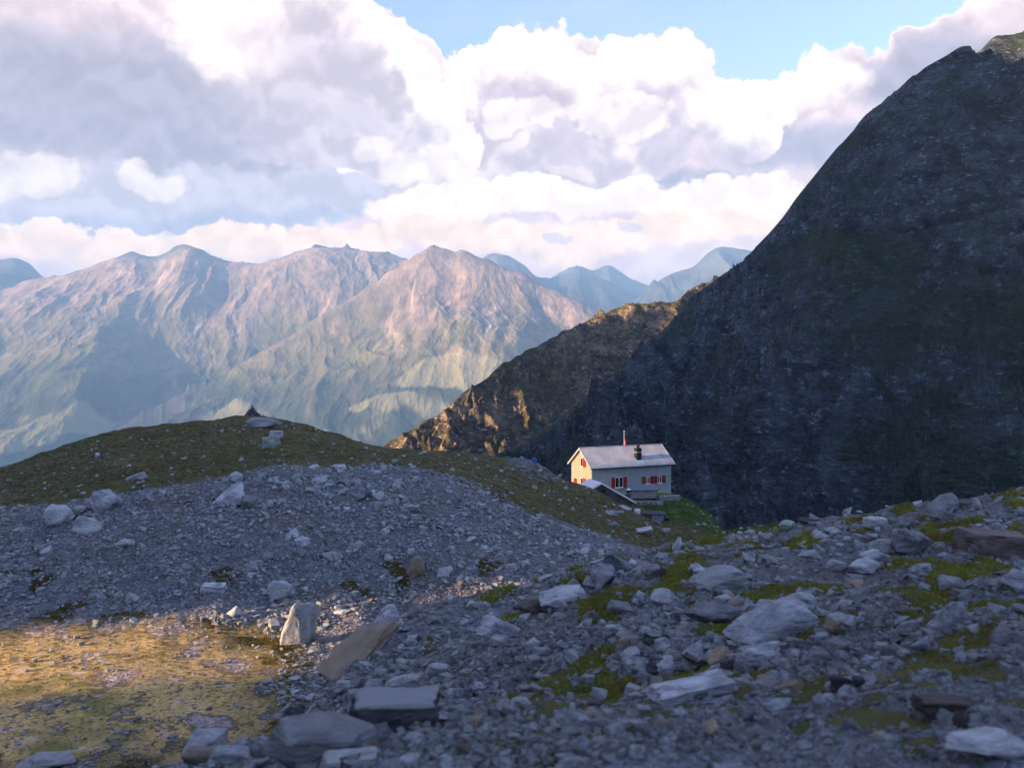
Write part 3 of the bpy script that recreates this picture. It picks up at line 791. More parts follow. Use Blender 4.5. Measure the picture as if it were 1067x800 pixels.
distant([(-300, 300), (-60, 280), (-10, 274), (14, 269), (28, 274), (44, 288), (60, 300), (90, 330)], 15500., seed=510)
distant([(60, 320), (100, 288), (118, 270), (140, 264), (160, 269), (178, 262), (192, 256), (210, 262), (240, 280), (300, 300)], 14500., seed=520)
distant([(290, 290), (312, 268), (330, 257), (345, 259), (366, 259), (390, 270), (430, 290)], 14500., seed=530)
distant([(470, 300), (500, 272), (515, 265), (528, 267), (545, 276), (560, 288), (575, 289), (588, 286), (603, 282), (612, 288), (630, 292), (642, 297), (660, 306), (700, 330), (760, 350)], 16500., seed=540)
distant([(620, 330), (655, 318), (672, 305), (690, 291), (707, 284), (722, 278), (738, 264), (752, 258), (768, 260), (790, 262), (850, 262), (930, 270), (1000, 300)], 15500., seed=550)
distant([(560, 296), (585, 284), (600, 278), (618, 282), (632, 277), (645, 283), (662, 293), (690, 300), (740, 310)], 19500., seed=560)

# valley floor out to the horizon
vx = np.linspace(-29500, 29500, 60); vy = np.linspace(-7500, 24500, 50)
VX, VY = np.meshgrid(vx, vy); VZ = np.full_like(VX, -1180.0) + fbm(VX / 5000, VY / 5000, 3, 600) * 60
o = link('terrain', mesh_np('terrain', np.stack([VX, VY, VZ], -1).reshape(-1, 3), grid_faces(*VX.shape), True), M_FAR); tag(o, kind='structure')

# ------------------------------------------------------------------ unseen ridges added to shade this side, notched for the sunlit patches
PERP = np.array([0.436, -0.9]) / math.hypot(0.436, 0.9); D2 = np.array([DH.x, DH.y])


def st(x, y): return x * PERP[0] + y * PERP[1], x * D2[0] + y * D2[1]


def shade_ridge(T, s, h, base_z, halfw, name, seed):
    c = np.concatenate([np.linspace(-1, 0, 26), np.linspace(0, 1, 26)[1:]])
    S, C_ = np.meshgrid(s, c)
    H = np.broadcast_to(h[None, :], S.shape)
    ab = np.abs(C_)
    Zr = base_z + (H - base_z) * (1 - ab) ** 1.15 + (fbm(S / 18, C_ * halfw / 18, 4, seed) * 0.16 * (H - base_z)) * np.sin(np.clip(ab, 0, 1) * math.pi)
    off = -T + C_ * halfw
    X = D2[0] * off + PERP[0] * S; Y = D2[1] * off + PERP[1] * S
    o = link(name, mesh_np(name, np.stack([X, Y, Zr], -1).reshape(-1, 3), grid_faces(*S.shape), True, {'grass': np.full(S.size, .4), 'basin': np.zeros(S.size), 'knoll': np.zeros(S.size)}), M_CLIFF)
    tag(o, kind='structure'); return o


s1 = np.linspace(-230, 120, 1400)
h1 = 6 + TAN * 245 + 3 * fbm(s1 / 20, s1 * 0, 3, 701)


def notch(h, s, a, b, lvl, soft):
    w = sstep(a - soft, a + soft, s) * (1 - sstep(b - soft, b + soft, s))
    return h * (1 - w) + lvl * w


h1 = h1 + 85 * (1 - sstep(-160, -142, s1))
h1 = notch(h1, s1, -34.6, -27.2, TAN * 198 - 9.9 + 1.0 * fbm(s1 / 3, s1 * 0, 3, 705), 0.25)
h1 = notch(h1, s1, -139.5, -128.7, TAN * 277 - 25.5, 0.3)
shade_ridge(200, s1, h1, -14, 60, 'hill', 711)  # unseen ridge, added with dips that let sun onto hollow and gable

# far ridge: height follows the crests it shades
def crest_h(crest, T, margin):
    out = []
    for x, d, z in crest:
        X = (x - CX) / F * d; s, t = st(X, d)
        out.append((s, z - margin(x) + TAN * (T + t)))
    return sorted(out)


eh = crest_h([c for c in CREST_E if 380 <= c[0] <= 830], 900, lambda x: np.interp(x, [380, 400, 430, 470, 490, 520, 560, 600, 640, 700, 720, 830], [58, 56, 50, 34, 4, 0, 6, 16, 45, 60, 10, 5]))
s2 = np.linspace(-1500, -110, 2400)
es = np.array([p[0] for p in eh]); ez = np.array([p[1] for p in eh])
sm = (SPUR['XS'] < 760) & (SPUR['K'] < np.interp(SPUR['XS'], [330, 400, 470, 490, 540, 600, 640, 705, 720], [1.5, 1.4, 2.0, 2.80, 2.88, 2.75, 2.35, 2.15, 3.2])) & (SPUR['K'] > 0.6)
ss_, ts_ = st(SPUR['X'][sm], SPUR['Y'][sm])
hh_ = SPUR['Z'][sm] + TAN * (900 + ts_)
bi = np.clip(((ss_ + 1700) / 12).astype(int), 0, 140)
ev = np.array([np.percentile(hh_[bi == i], 97) if (bi == i).sum() > 5 else np.nan for i in range(141)])
good = ~np.isnan(ev)
h_e = np.interp(s2, (-1700 + 12 * (np.arange(141) + 0.5))[good], ev[good]) - SPUR_DROP
h_c = np.interp(s2, es, ez)
wl = sstep(-900, -890, s2); wr = 0.0
h_e = h_e * (1 - wl) * (1 - wr) + h_c * np.maximum(wl, wr)
cm = (CLIFF['XS'] < 1180) & (CLIFF['K'] <= 4.3)
cs_, ct_ = st(CLIFF['X'][cm], CLIFF['Y'][cm])
chh = CLIFF['Z'][cm] + TAN * (900 + ct_) + 22
bins = np.clip(((cs_ + 1500) / 10).astype(int), 0, 160)
bm_ = np.full(161, 200.0); np.maximum.at(bm_, bins, chh)
bm_ = np.array([bm_[max(0, i - 2):i + 3].max() for i in range(161)])
dmax = np.interp(s2, -1500 + 10 * (np.arange(161) + 0.5), bm_)
h2 = np.where(s2 < -840, h_e + fbm(s2 / 14, s2 * 0, 5, 721) * 34, dmax)
k = np.ones(31) / 31
h2 = np.where(s2 < -840, h2, np.convolve(np.pad(h2, 15, mode='edge'), k, 'valid'))
sp, tp = st((1042 - CX) / F * 800, 800.)
peak_l = zy(98, 800) + TAN * (900 + tp)
h2 = notch(h2, s2, sp - 14, sp + 66, peak_l - 8 * sstep(20, 60, s2 - sp), 5)
h2 = notch(h2, s2, -1058, -1021, 34 + TAN * 1566 + 16 * fbm(s2 / 5, s2 * 0, 4, 741), 3)
h2 = h2 - (h2 - 40) * sstep(-190, -165, s2)
h2 = np.where(s2 < -1330, h2[0] * 0 + h_e, h2)
shade_ridge(900, s2, h2, -300, 420, 'mountain', 731)  # unseen ridge, crest shaped to shade all but the lit crests

# ------------------------------------------------------------------ evening haze
HZ = bpy.data.materials.new('haze'); HZ.use_nodes = True
hn = HZ.node_tree; hn.nodes.clear()
ho = hn.nodes.new('ShaderNodeOutputMaterial'); pv = hn.nodes.new('ShaderNodeVolumePrincipled')
pv.inputs['Color'].default_value = (0.31, 0.57, 1.0, 1); pv.inputs['Density'].default_value = HAZE; pv.inputs['Anisotropy'].default_value = 0.0
hn.links.new(pv.outputs[0], ho.inputs['Volume'])
b = bmesh.new(); bmesh.ops.create_cube(b, size=1.0)
me = bpy.data.meshes.new('haze'); b.to_mesh(me); b.free()
hz = link('haze', me, HZ); hz.scale = (60000, 33000, 3550); hz.location = (0, 8300, -1350 + 1775); tag(hz, kind='stuff')
# ------------------------------------------------------------------ stones
def rock_material(name, lo, hi, tan=0.12, edge=True):
    m, nt, bs = material(name)
    tc = nt.new('ShaderNodeTexCoord').outputs['Object']
    rnd = nt.new('ShaderNodeObjectInfo').outputs['Random']
    off = nt.new('ShaderNodeCombineXYZ'); nt.put(off.inputs[0], nt.math('MULTIPLY', rnd, 37.0)); nt.put(off.inputs[1], nt.math('MULTIPLY', rnd, 91.0))
    p = nt.vmath('ADD', tc, off.outputs[0])
    a, _ = nt.noise(p, 2.2, 7, 0.62); b, _ = nt.noise(p, 9.0, 6, 0.68)
    st_ = nt.vmath('MULTIPLY', p, (1.0, 1.0, 7.0)); c, _ = nt.noise(st_, 2.4, 5, 0.6, 0.5)
    base = nt.mix(nt.ramp(a, 0.30, 0.70), lo, hi)
    tone = nt.math('MULTIPLY_ADD', rnd, 0.95, 0.50)
    base = nt.vmath('SCALE', base) if False else nt.scale(base, tone)
    r2 = nt.math('FRACT', nt.math('MULTIPLY', rnd, 17.31))
    base = nt.mix(nt.ramp(r2, 1.0 - tan, 1.0 - tan * 0.5, 0, 0.8), base, (0.30, 0.225, 0.175))
    base = nt.mix(nt.ramp(r2, 0.10, 0.0, 0, 0.7), base, (0.42, 0.41, 0.41))
    base = nt.mix(nt.ramp(c, 0.56, 0.66, 0, 0.45), base, (0.07, 0.065, 0.065))
    base = nt.mix(nt.ramp(b, 0.60, 0.74, 0, 0.55), base, (0.44, 0.44, 0.42))
    if edge:
        geo = nt.new('ShaderNodeNewGeometry')
        base = nt.mix(nt.ramp(geo.outputs['Pointiness'], 0.52, 0.60, 0, 0.4), base, (0.40, 0.40, 0.40))
    nt.put(bs.inputs['Base Color'], base)
    h = nt.math('ADD', nt.math('MULTIPLY', a, 0.10), nt.math('ADD', nt.math('MULTIPLY', b, 0.045), nt.math('MULTIPLY', c, 0.06)))
    bump(nt, h, 0.8, 1.0, bs)
    bs.inputs['Roughness'].default_value = 0.72
    return m


M_ROCK = rock_material('grey_schist', (0.13, 0.128, 0.142), (0.43, 0.42, 0.45))
M_ROCKD = rock_material('dark_schist', (0.040, 0.041, 0.050), (0.15, 0.15, 0.17), 0.01)
M_ROCKP = rock_material('pale_schist', (0.25, 0.245, 0.26), (0.45, 0.44, 0.46), 0.05)
M_ROCKT = rock_material('tan_schist', (0.30, 0.215, 0.15), (0.46, 0.34, 0.24), 0.01)
M_ROCKR = rock_material('reddish_schist', (0.09, 0.065, 0.06), (0.19, 0.14, 0.13), 0.01)
M_ROCKG = rock_material('lichen_rock', (0.20, 0.24, 0.19), (0.36, 0.40, 0.34), 0.01)


def rock_mesh(name, seed, shape='chip', detail=0):
    rs = np.random.RandomState(seed)
    bm = bmesh.new()
    if shape == 'block':
        sx, sy, sz = 1.0, 0.75 + rs.rand() * 0.2, 1.0
        pts = []
        for x in (-1, 1):
            for y in (-1, 1):
                for z in (-1, 1):
                    k = 0.86 if z > 0 else 1.0
                    pts.append((x * sx * k * (0.82 + 0.25 * rs.rand()), y * sy * k * (0.8 + 0.3 * rs.rand()), z * (0.86 + 0.2 * rs.rand())))
        for _ in range(5):
            a = rs.rand() * 6.28; pts.append((math.cos(a) * 1.02, math.sin(a) * 0.85, rs.uniform(-0.8, 0.5)))
    elif shape == 'wedge':
        pts = [(-1, -.7, -1), (-1, .7, -1), (1, -.75, -1), (1, .7, -.9), (.55, -.5, .9), (.75, .35, 1.0), (.1, .5, .75), (-.9, -.4, -.35), (-.8, .5, -.2), (.95, -.5, .2), (.2, -.75, .3)]
        pts = [tuple(np.array(p) * (0.88 + 0.24 * rs.rand(3))) for p in pts]
    elif shape == 'round':
        pts = []
        for _ in range(26):
            v = rs.normal(size=3); v /= np.linalg.norm(v); pts.append(tuple(v * (0.86 + 0.16 * rs.rand())))
    else:
        pts = []
        for _ in range(13):
            v = rs.uniform(-1, 1, 3); v = np.sign(v) * np.abs(v) ** 0.55; v[0] *= 1.0; v[1] *= 0.75; pts.append(tuple(v))
    vs = [bm.verts.new(p) for p in pts]
    r = bmesh.ops.convex_hull(bm, input=vs)
    junk = [g for g in r['geom_interior'] if isinstance(g, bmesh.types.BMVert)] + [g for g in r['geom_unused'] if isinstance(g, bmesh.types.BMVert)]
    bmesh.ops.delete(bm, geom=list(set(junk)), context='VERTS')
    bmesh.ops.dissolve_limit(bm, angle_limit=0.22, verts=bm.verts, edges=bm.edges)
    bmesh.ops.bevel(bm, geom=list(bm.edges), offset=0.05 if detail else 0.06, segments=1, affect='EDGES', clamp_overlap=True)
    bmesh.ops.triangulate(bm, faces=bm.faces)
    if detail:
        for _ in range(detail):
            long_e = [e for e in bm.edges if e.calc_length() > 0.16]
            if not long_e: break
            bmesh.ops.subdivide_edges(bm, edges=long_e, cuts=1)
            bmesh.ops.triangulate(bm, faces=bm.faces)
        bm.normal_update()
        P = np.array([v.co[:] for v in bm.verts]); N = np.array([v.normal[:] for v in bm.verts])
        d = perlin3(P * 1.6 + seed, seed) * 0.10 + perlin3(P * 4.1 + seed, seed + 1) * 0.045 + perlin3(P * 10.0, seed + 2) * 0.020
        lay = np.abs((((P[:, 2] + 0.25 * P[:, 0]) * 3.2 + 0.5 * perlin3(P * 1.3, seed + 4)) % 1.0) - 0.5)
        d -= 0.05 * sstep(0.36, 0.5, lay) * (1 - np.abs(N[:, 2]))
        P = P + N * d[:, None]
        for v, p in zip(bm.verts, P): v.co = p
    P = np.array([v.co[:] for v in bm.verts]); lo = P.min(0); hi = P.max(0)
    for v in bm.verts:
        v.co = Vector([(v.co[i] - (lo[i] + hi[i]) / 2) / (hi[i] - lo[i]) for i in range(3)])
    bmesh.ops.recalc_face_normals(bm, faces=bm.faces)
    me = bpy.data.meshes.new(name); bm.to_mesh(me); bm.free()
    if detail:
        me.polygons.foreach_set('use_smooth', np.ones(len(me.polygons), bool)); me.update()
        for e in me.edges: pass
    return me


def put_rock(name, me, mat, px, py, w, h, yaw=0.0, tilt=(0, 0), dep=0.85, sink=0.22, pos=None):
    p = hit(px, py) if pos is None else Vector(pos)
    m = p.y / F
    sl = max(0.0, -p.z / p.y)
    if sl > 0.3: dep *= 0.72
    W_ = w * m; H_ = max(0.42 * h, h * 0.95 - 0.55 * dep * w * sl) * m
    o = bpy.data.objects.new(name, me); COL.objects.link(o)
    if len(me.materials) == 0: me.materials.append(mat)
    o.material_slots[0].link = 'OBJECT'; o.material_slots[0].material = mat
    Ht = H_ * (1 + sink)
    o.scale = (W_, W_ * dep, Ht)
    o.rotation_euler = (tilt[0], tilt[1], yaw)
    o.location = (p.x, p.y + W_ * dep * 0.35, p.z + Ht * 0.5 - sink * H_)
    return o


HI = {}
for i in range(5):
    HI['block', i] = rock_mesh('boulder_block', 40 + i, 'block', 3)
    HI['wedge', i] = rock_mesh('boulder_wedge', 60 + i, 'wedge', 3)
    HI['round', i] = rock_mesh('boulder_round', 80 + i, 'round', 3)
    HI['chip', i] = rock_mesh('boulder_chip', 100 + i, 'chip', 3)

M_BLOCK, nb_, bb_ = material('dark_block_skylit_top')
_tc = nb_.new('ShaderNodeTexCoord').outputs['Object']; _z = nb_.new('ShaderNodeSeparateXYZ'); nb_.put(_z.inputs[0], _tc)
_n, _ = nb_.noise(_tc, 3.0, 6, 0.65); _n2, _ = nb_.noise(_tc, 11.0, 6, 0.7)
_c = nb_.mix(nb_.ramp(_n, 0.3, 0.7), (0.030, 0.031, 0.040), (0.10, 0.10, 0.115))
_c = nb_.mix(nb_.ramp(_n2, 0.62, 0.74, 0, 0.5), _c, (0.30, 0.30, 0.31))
_c = nb_.mix(nb_.ramp(nb_.math('ADD', _z.outputs[2], nb_.math('MULTIPLY', _n, 0.16)), 0.40, 0.47, 0, 0.85), _c, (0.34, 0.33, 0.35))  # paler top stands for skylight, painted into the colour
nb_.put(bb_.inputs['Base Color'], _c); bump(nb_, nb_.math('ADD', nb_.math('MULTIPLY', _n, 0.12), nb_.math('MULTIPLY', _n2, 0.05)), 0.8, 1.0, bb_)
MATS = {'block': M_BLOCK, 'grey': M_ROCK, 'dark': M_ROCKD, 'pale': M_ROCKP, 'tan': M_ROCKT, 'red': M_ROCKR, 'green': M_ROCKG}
# px, base py, width, height, shape, variant, colour, yaw, tilt y, landmark phrase, label
HERO = [
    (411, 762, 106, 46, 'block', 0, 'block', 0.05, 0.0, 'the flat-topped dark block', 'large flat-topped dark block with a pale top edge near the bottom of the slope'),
    (330, 800, 124, 62, 'chip', 3, 'pale', -0.2, 0.06, 'the broad craggy boulder', 'broad craggy grey boulder below and left of the flat-topped dark block'),
    (303, 752, 24, 18, 'chip', 0, 'dark', 0.4, 0.1, 'the small black stone', 'small black stone perched above the broad craggy boulder'),
    (386, 778, 46, 24, 'wedge', 1, 'dark', 0.3, 0.0, 'the dark wedge', 'dark wedge-shaped stone wedged between the craggy boulder and the flat-topped block'),
    (236, 800, 44, 20, 'block', 2, 'pale', 0.2, 0.1, 'the pale bottom-edge block', 'pale smooth block at the bottom edge, left of the broad craggy boulder'),
    (269, 796, 20, 25, 'chip', 1, 'grey', 0.3, 0.0, 'the narrow upright stone', 'narrow grey stone standing upright against the left end of the craggy boulder'),
    (208, 800, 40, 22, 'chip', 2, 'grey', -0.3, 0.15, None, 'grey angular stone left of the pale bottom-edge block'),
    (362, 802, 66, 22, 'block', 3, 'grey', 0.1, -0.05, None, 'wide low grey slab at the bottom edge under the dark wedge stone'),
    (430, 780, 24, 15, 'round', 0, 'pale', 0.2, 0.0, None, 'small pale rounded stone just below the flat-topped dark block'),
    (424, 718, 48, 20, 'wedge', 2, 'grey', -0.4, 0.0, 'the pointed blue-grey stone', 'pointed blue-grey stone right behind the flat-topped dark block'),
    (456, 705, 28, 15, 'chip', 3, 'pale', 0.2, 0.1, None, 'pale angular stone up-slope of the pointed blue-grey stone'),
    (312, 674, 36, 48, 'chip', 4, 'pale', 0.3, 0.3, 'the tall pale standing slab', 'tall pale slab standing on end at the foot of the moraine'),
    (400, 658, 30, 30, 'wedge', 3, 'grey', 0.2, 0.0, 'the triangular stone', 'triangular grey stone at the moraine foot just above the tan slab'),
    (291, 626, 30, 24, 'round', 1, 'pale', 0.0, 0.0, 'the square pale boulder', 'square pale boulder above and left of the tall standing slab'),
    (220, 618, 26, 10, 'block', 4, 'pale', 0.1, 0.0, None, 'flat pale stone low on the moraine left of the square pale boulder'),
    (433, 604, 20, 27, 'round', 2, 'tan', 0.3, 0.1, 'the cream-coloured upright stone', 'cream-coloured upright stone alone in the middle of the moraine face'),
    (237, 524, 32, 22, 'wedge', 4, 'grey', 0.2, 0.0, 'the grey boulder under the moraine crest', 'largest grey boulder just under the left part of the moraine crest'),
    (244, 503, 15, 13, 'round', 3, 'pale', 0.0, 0.0, None, 'roundish pale boulder on the moraine crest above a larger grey one'),
    (259, 532, 20, 15, 'chip', 2, 'pale', 0.4, 0.25, None, 'tilted pale stone right of and below the large grey boulder under the crest'),
    (263, 506, 20, 9, 'wedge', 0, 'pale', -0.3, 0.0, None, 'low pale wedge on the moraine crest below the grassy hilltop'),
    (284, 505, 12, 9, 'round', 4, 'grey', 0.3, 0.0, None, 'small grey stone at the right end of the row on the moraine crest'),
    (58, 549, 30, 26, 'round', 1, 'pale', 0.1, 0.0, 'the left boulder cluster', 'leftmost pale rounded boulder of the cluster at the left end of the moraine'),
    (106, 532, 30, 20, 'block', 3, 'grey', -0.5, 0.45, None, 'tilted grey block at the upper right of the cluster left on the moraine'),
    (88, 557, 32, 22, 'chip', 0, 'pale', 0.2, 0.2, None, 'big pale angular boulder lowest in the cluster left on the moraine'),
    (80, 537, 18, 12, 'chip', 3, 'grey', 0.6, 0.0, None, 'small grey boulder in the middle of the cluster left on the moraine'),
    (127, 571, 22, 11, 'round', 2, 'pale', 0.0, 0.0, 'the lone pale stone below the cluster', 'lone low pale stone below the boulder cluster on the left'),
    (646, 600, 40, 28, 'wedge', 2, 'dark', 2.9, 0.0, 'the dark boulder under the hut', 'big dark boulder at the notch where moraine and near slope meet, below the hut'),
    (382, 520, 26, 10, 'chip', 1, 'dark', 0.2, 0.0, None, 'dark flat boulder high on the moraine, right of centre'),
    (588, 628, 54, 20, 'wedge', 1, 'pale', 0.1, 0.0, 'the long pale ledge', 'long pale ledge of rock on the lip of the near slope'),
    (556, 640, 42, 19, 'round', 3, 'red', 0.2, 0.0, 'the red-brown boulder', 'red-brown boulder in front of the long pale ledge'),
    (520, 668, 46, 26, 'block', 2, 'grey', 0.7, 0.5, 'the leaning grey slab', 'leaning grey slab left of and below the red-brown boulder'),
    (752, 612, 58, 24, 'wedge', 3, 'grey', 0.1, 0.0, 'the sloping boulder on the rise', 'long sloping grey boulder on the rise, above the big wedge-shaped one'),
    (746, 650, 62, 24, 'round', 0, 'grey', 0.1, 0.0, 'the rounded boulder left of the wedge', 'low rounded grey boulder touching the left of the big wedge-shaped boulder'),
    (810, 668, 92, 48, 'wedge', 0, 'grey', 0.15, 0.0, 'the big wedge-shaped boulder', 'big wedge-shaped grey boulder in the middle of the near slope'),
    (798, 692, 52, 24, 'chip', 4, 'pale', 0.2, 0.0, None, 'pale angular stone just below the big wedge-shaped boulder'),
    (957, 580, 52, 32, 'chip', 3, 'grey', 0.2, 0.1, 'the craggy grey boulder near the crest', 'craggy grey boulder a little below the crest on the right'),
    (988, 536, 36, 24, 'wedge', 4, 'pale', 0.1, 0.0, 'the peaked boulder on the crest', 'peaked pale boulder standing up on the crest against the dark mountainside'),
    (1046, 585, 66, 36, 'block', 4, 'red', 0.0, 0.05, 'the dark overhanging block', 'dark reddish overhanging block at the right edge below the crest'),
    (1034, 800, 92, 36, 'round', 4, 'pale', 0.1, 0.0, 'the pale bottom-right boulder', 'broad pale boulder in the bottom right corner'),
    (722, 730, 98, 20, 'block', 1, 'grey', 0.1, -0.18, 'the long flat slab', 'long thin flat slab lying on the near slope below centre'),
    (990, 745, 62, 22, 'block', 0, 'red', -0.1, 0.0, 'the pinkish slab', 'pinkish flat slab above the pale bottom-right boulder'),
    (700, 702, 38, 22, 'round', 2, 'pale', 0.4, 0.0, None, 'pale lumpy stone above the left end of the long flat slab'),
    (990, 656, 36, 34, 'chip', 0, 'grey', 0.4, 0.0, 'the upright grey stone on the right', 'upright grey stone on the right half of the near slope'),
    (915, 549, 24, 11, 'block', 3, 'pale', 0.1, 0.0, None, 'small bright flat stone on the crest left of the peaked boulder'),
    (905, 600, 32, 20, 'round', 3, 'pale', 0.1, 0.0, None, 'rounded pale boulder below the crest, left of the craggy one'),
    (272, 447, 38, 13, 'round', 1, 'pale', 0.05, 0.0, 'the pale hilltop boulder', 'low pale dome-shaped boulder near the top of the grassy hill'),
    (286, 456, 16, 8, 'block', 2, 'pale', 0.1, 0.0, None, 'broken pale piece at the right end of the hilltop dome boulder'),
    (281, 468, 19, 13, 'chip', 4, 'green', 0.2, 0.0, 'the greenish boulder', 'greenish lichen-covered boulder below the pale hilltop boulder'),
    (140, 503, 21, 9, 'wedge', 2, 'pale', 0.1, 0.0, 'the white stone on the hill flank', 'whitish boulder on the left flank of the grassy hill above the moraine'),
    (822, 554, 19, 12, 'round', 0, 'green', 0.2, 0.0, 'the pale knoll boulder', 'pale boulder at the right end of the small grassy knoll beyond the crest'),
    (668, 556, 28, 4, 'block', 4, 'pale', -0.1, -0.2, 'the flat slab below the sheds', 'flat pale slab in the turf slope below the lower shed'),
    (641, 538, 10, 7, 'chip', 1, 'pale', 0.1, 0.0, None, 'small pale boulder in the turf just below the gabled shed'),
    (640, 549, 9, 6, 'round', 2, 'green', 0.1, 0.0, None, 'small greenish boulder second below the gabled shed'),
    (42, 806, 60, 24, 'round', 2, 'red', 0.1, 0.0, 'the rusty rock by the hollow', 'brownish rock at the bottom left corner in the ochre hollow'),
]
HPOS = []
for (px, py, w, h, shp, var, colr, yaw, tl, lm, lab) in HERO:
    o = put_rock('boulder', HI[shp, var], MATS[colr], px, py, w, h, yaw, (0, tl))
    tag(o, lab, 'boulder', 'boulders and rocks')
    HPOS.append((px, py - h * 0.5, w, lm))

# the tan slab lying in the slope of the lip
o = put_rock('boulder', HI['chip', 2], M_ROCKT, 374, 690, 96, 24, 0.35, (0.42, -0.50), 0.85, 0.25)
tag(o, 'long smooth tan slab leaning on the slope beside the ochre hollow', 'boulder', 'boulders and rocks'); HPOS.append((375, 680, 60, 'the tan slab'))

# ------------------------------------------------------------------ where stones may lie
X, Y, Z, KK, XS_ = (NEAR[k_] for k_ in ('X', 'Y', 'Z', 'K', 'XS'))
PYY = HY - F * Z / Y
cmn = np.minimum.accumulate(PYY, axis=0)
vis = PYY <= cmn + 0.3
dpy = np.zeros_like(PYY); dpy[:-1] = np.clip(PYY[:-1] - PYY[1:], 0, 20)
dpx = np.gradient(XS_, axis=1)
area_px = dpy * dpx * vis * (PYY < 815) * (XS_ > -25) * (XS_ < 1090)
rowlen = np.zeros_like(Y); rowlen[:-1] = np.diff(Y, axis=0)
GRS = NEAR['attrs']['grass']; BAS = NEAR['attrs']['basin']
stone = np.clip(1.15 - 1.1 * GRS, 0.03, 1)
stone = np.where(BAS > 0.5, 0.10, stone)
stone = np.where(KK > 7.4, np.minimum(stone, 0.5) * 0.25 + 0.04, stone)
stone = np.where(KK > 9.6, stone * 0.25, stone)
# keep stones off the hut and sheds
stone = np.where((KK > 9.7) & (XS_ > 590) & (XS_ < 712), 0, stone)


def sample(weight, n, rs):
    w = weight.ravel(); c = np.cumsum(w); c /= c[-1]
    i = np.searchsorted(c, rs.rand(n)); r, q = np.unravel_index(np.clip(i, 0, w.size - 1), weight.shape)
    r = np.clip(r, 0, X.shape[0] - 2); q = np.clip(q, 0, X.shape[1] - 2)
    a = rs.rand(n); b = rs.rand(n)

    def L(A): return (A[r, q] * (1 - a) + A[r + 1, q] * a) * (1 - b) + (A[r, q + 1] * (1 - a) + A[r + 1, q + 1] * a) * b
    nx = L(X); ny = L(Y); nz = L(Z)
    return np.stack([nx, ny, nz], -1), r, q


rs = np.random.RandomState(5)
clump = 0.35 + 1.3 * sstep(-0.15, 0.45, fbm(X / 2.5, Y / 2.5, 3, 811))
OUTPX = ((XS_ <= -25) & (XS_ > -420)) | ((XS_ >= 1090) & (XS_ < 1500))
BINS = [(1.7, 2.6, 17000), (2.6, 4, 13000), (4, 6.5, 8000), (6.5, 10, 3600), (10, 16, 1200), (16, 28, 300), (28, 40, 34)]
ALLP = []; ALLS = []; ALLRC = []
for lo_, hi_, n_ in BINS:
    wgt = area_px * stone * (clump if lo_ > 2 else 1.0)
    if lo_ >= 10: wgt = wgt * (BAS < 0.5) * (KK < 9.0) * (Y > 3.4)
    if lo_ >= 6: wgt = wgt * np.where(KK < 4.3, 1.6, np.where(XS_ > 260, 0.8, 0.25))
    if lo_ >= 3: wgt = wgt * np.where(KK < 2.6, 2.0, 1.0)
    if lo_ >= 6: wgt = wgt * np.where((KK > 5.6) & (KK < 7.4), 0.55, 1.0)
    if lo_ >= 16: wgt = wgt * np.where(KK < 4.3, 1.0, 0.12)
    P_, r_, q_ = sample(wgt, n_, rs)
    px_ = (lo_ ** -1.6 + rs.rand(n_) * (hi_ ** -1.6 - lo_ ** -1.6)) ** (-1 / 1.6)
    ALLP.append(P_); ALLS.append(px_ / F * P_[:, 1]); ALLRC.append(np.stack([r_, q_, px_], -1))
# stones on the far sides of the crests too (seen only from elsewhere)
P_, r_, q_ = sample((~vis) * rowlen * dpx * Y * (1 - np.clip(GRS, 0, 1)) * (KK < 8) * (KK > 1), 2500, rs)
ALLP.append(P_); ALLS.append(0.12 + 0.3 * rs.rand(2500) ** 3); ALLRC.append(np.stack([r_, q_, np.full(2500, 2.0)], -1))
P_, r_, q_ = sample(dpy * dpx * vis * (PYY < 1100) * OUTPX * stone * (KK < 7.4) * (Y > 3.0), 9000, rs)
_px = (2.5 ** -1.5 + rs.rand(9000) * (30 ** -1.5 - 2.5 ** -1.5)) ** (-1 / 1.5)
ALLP.append(P_); ALLS.append(_px / F * P_[:, 1]); ALLRC.append(np.stack([r_, q_, np.full(9000, 2.0)], -1))
P_ = np.concatenate(ALLP); S_ = np.concatenate(ALLS); RC = np.concatenate(ALLRC)
order = np.argsort(-RC[:, 2]); big = order[:235]; small = order[235:]


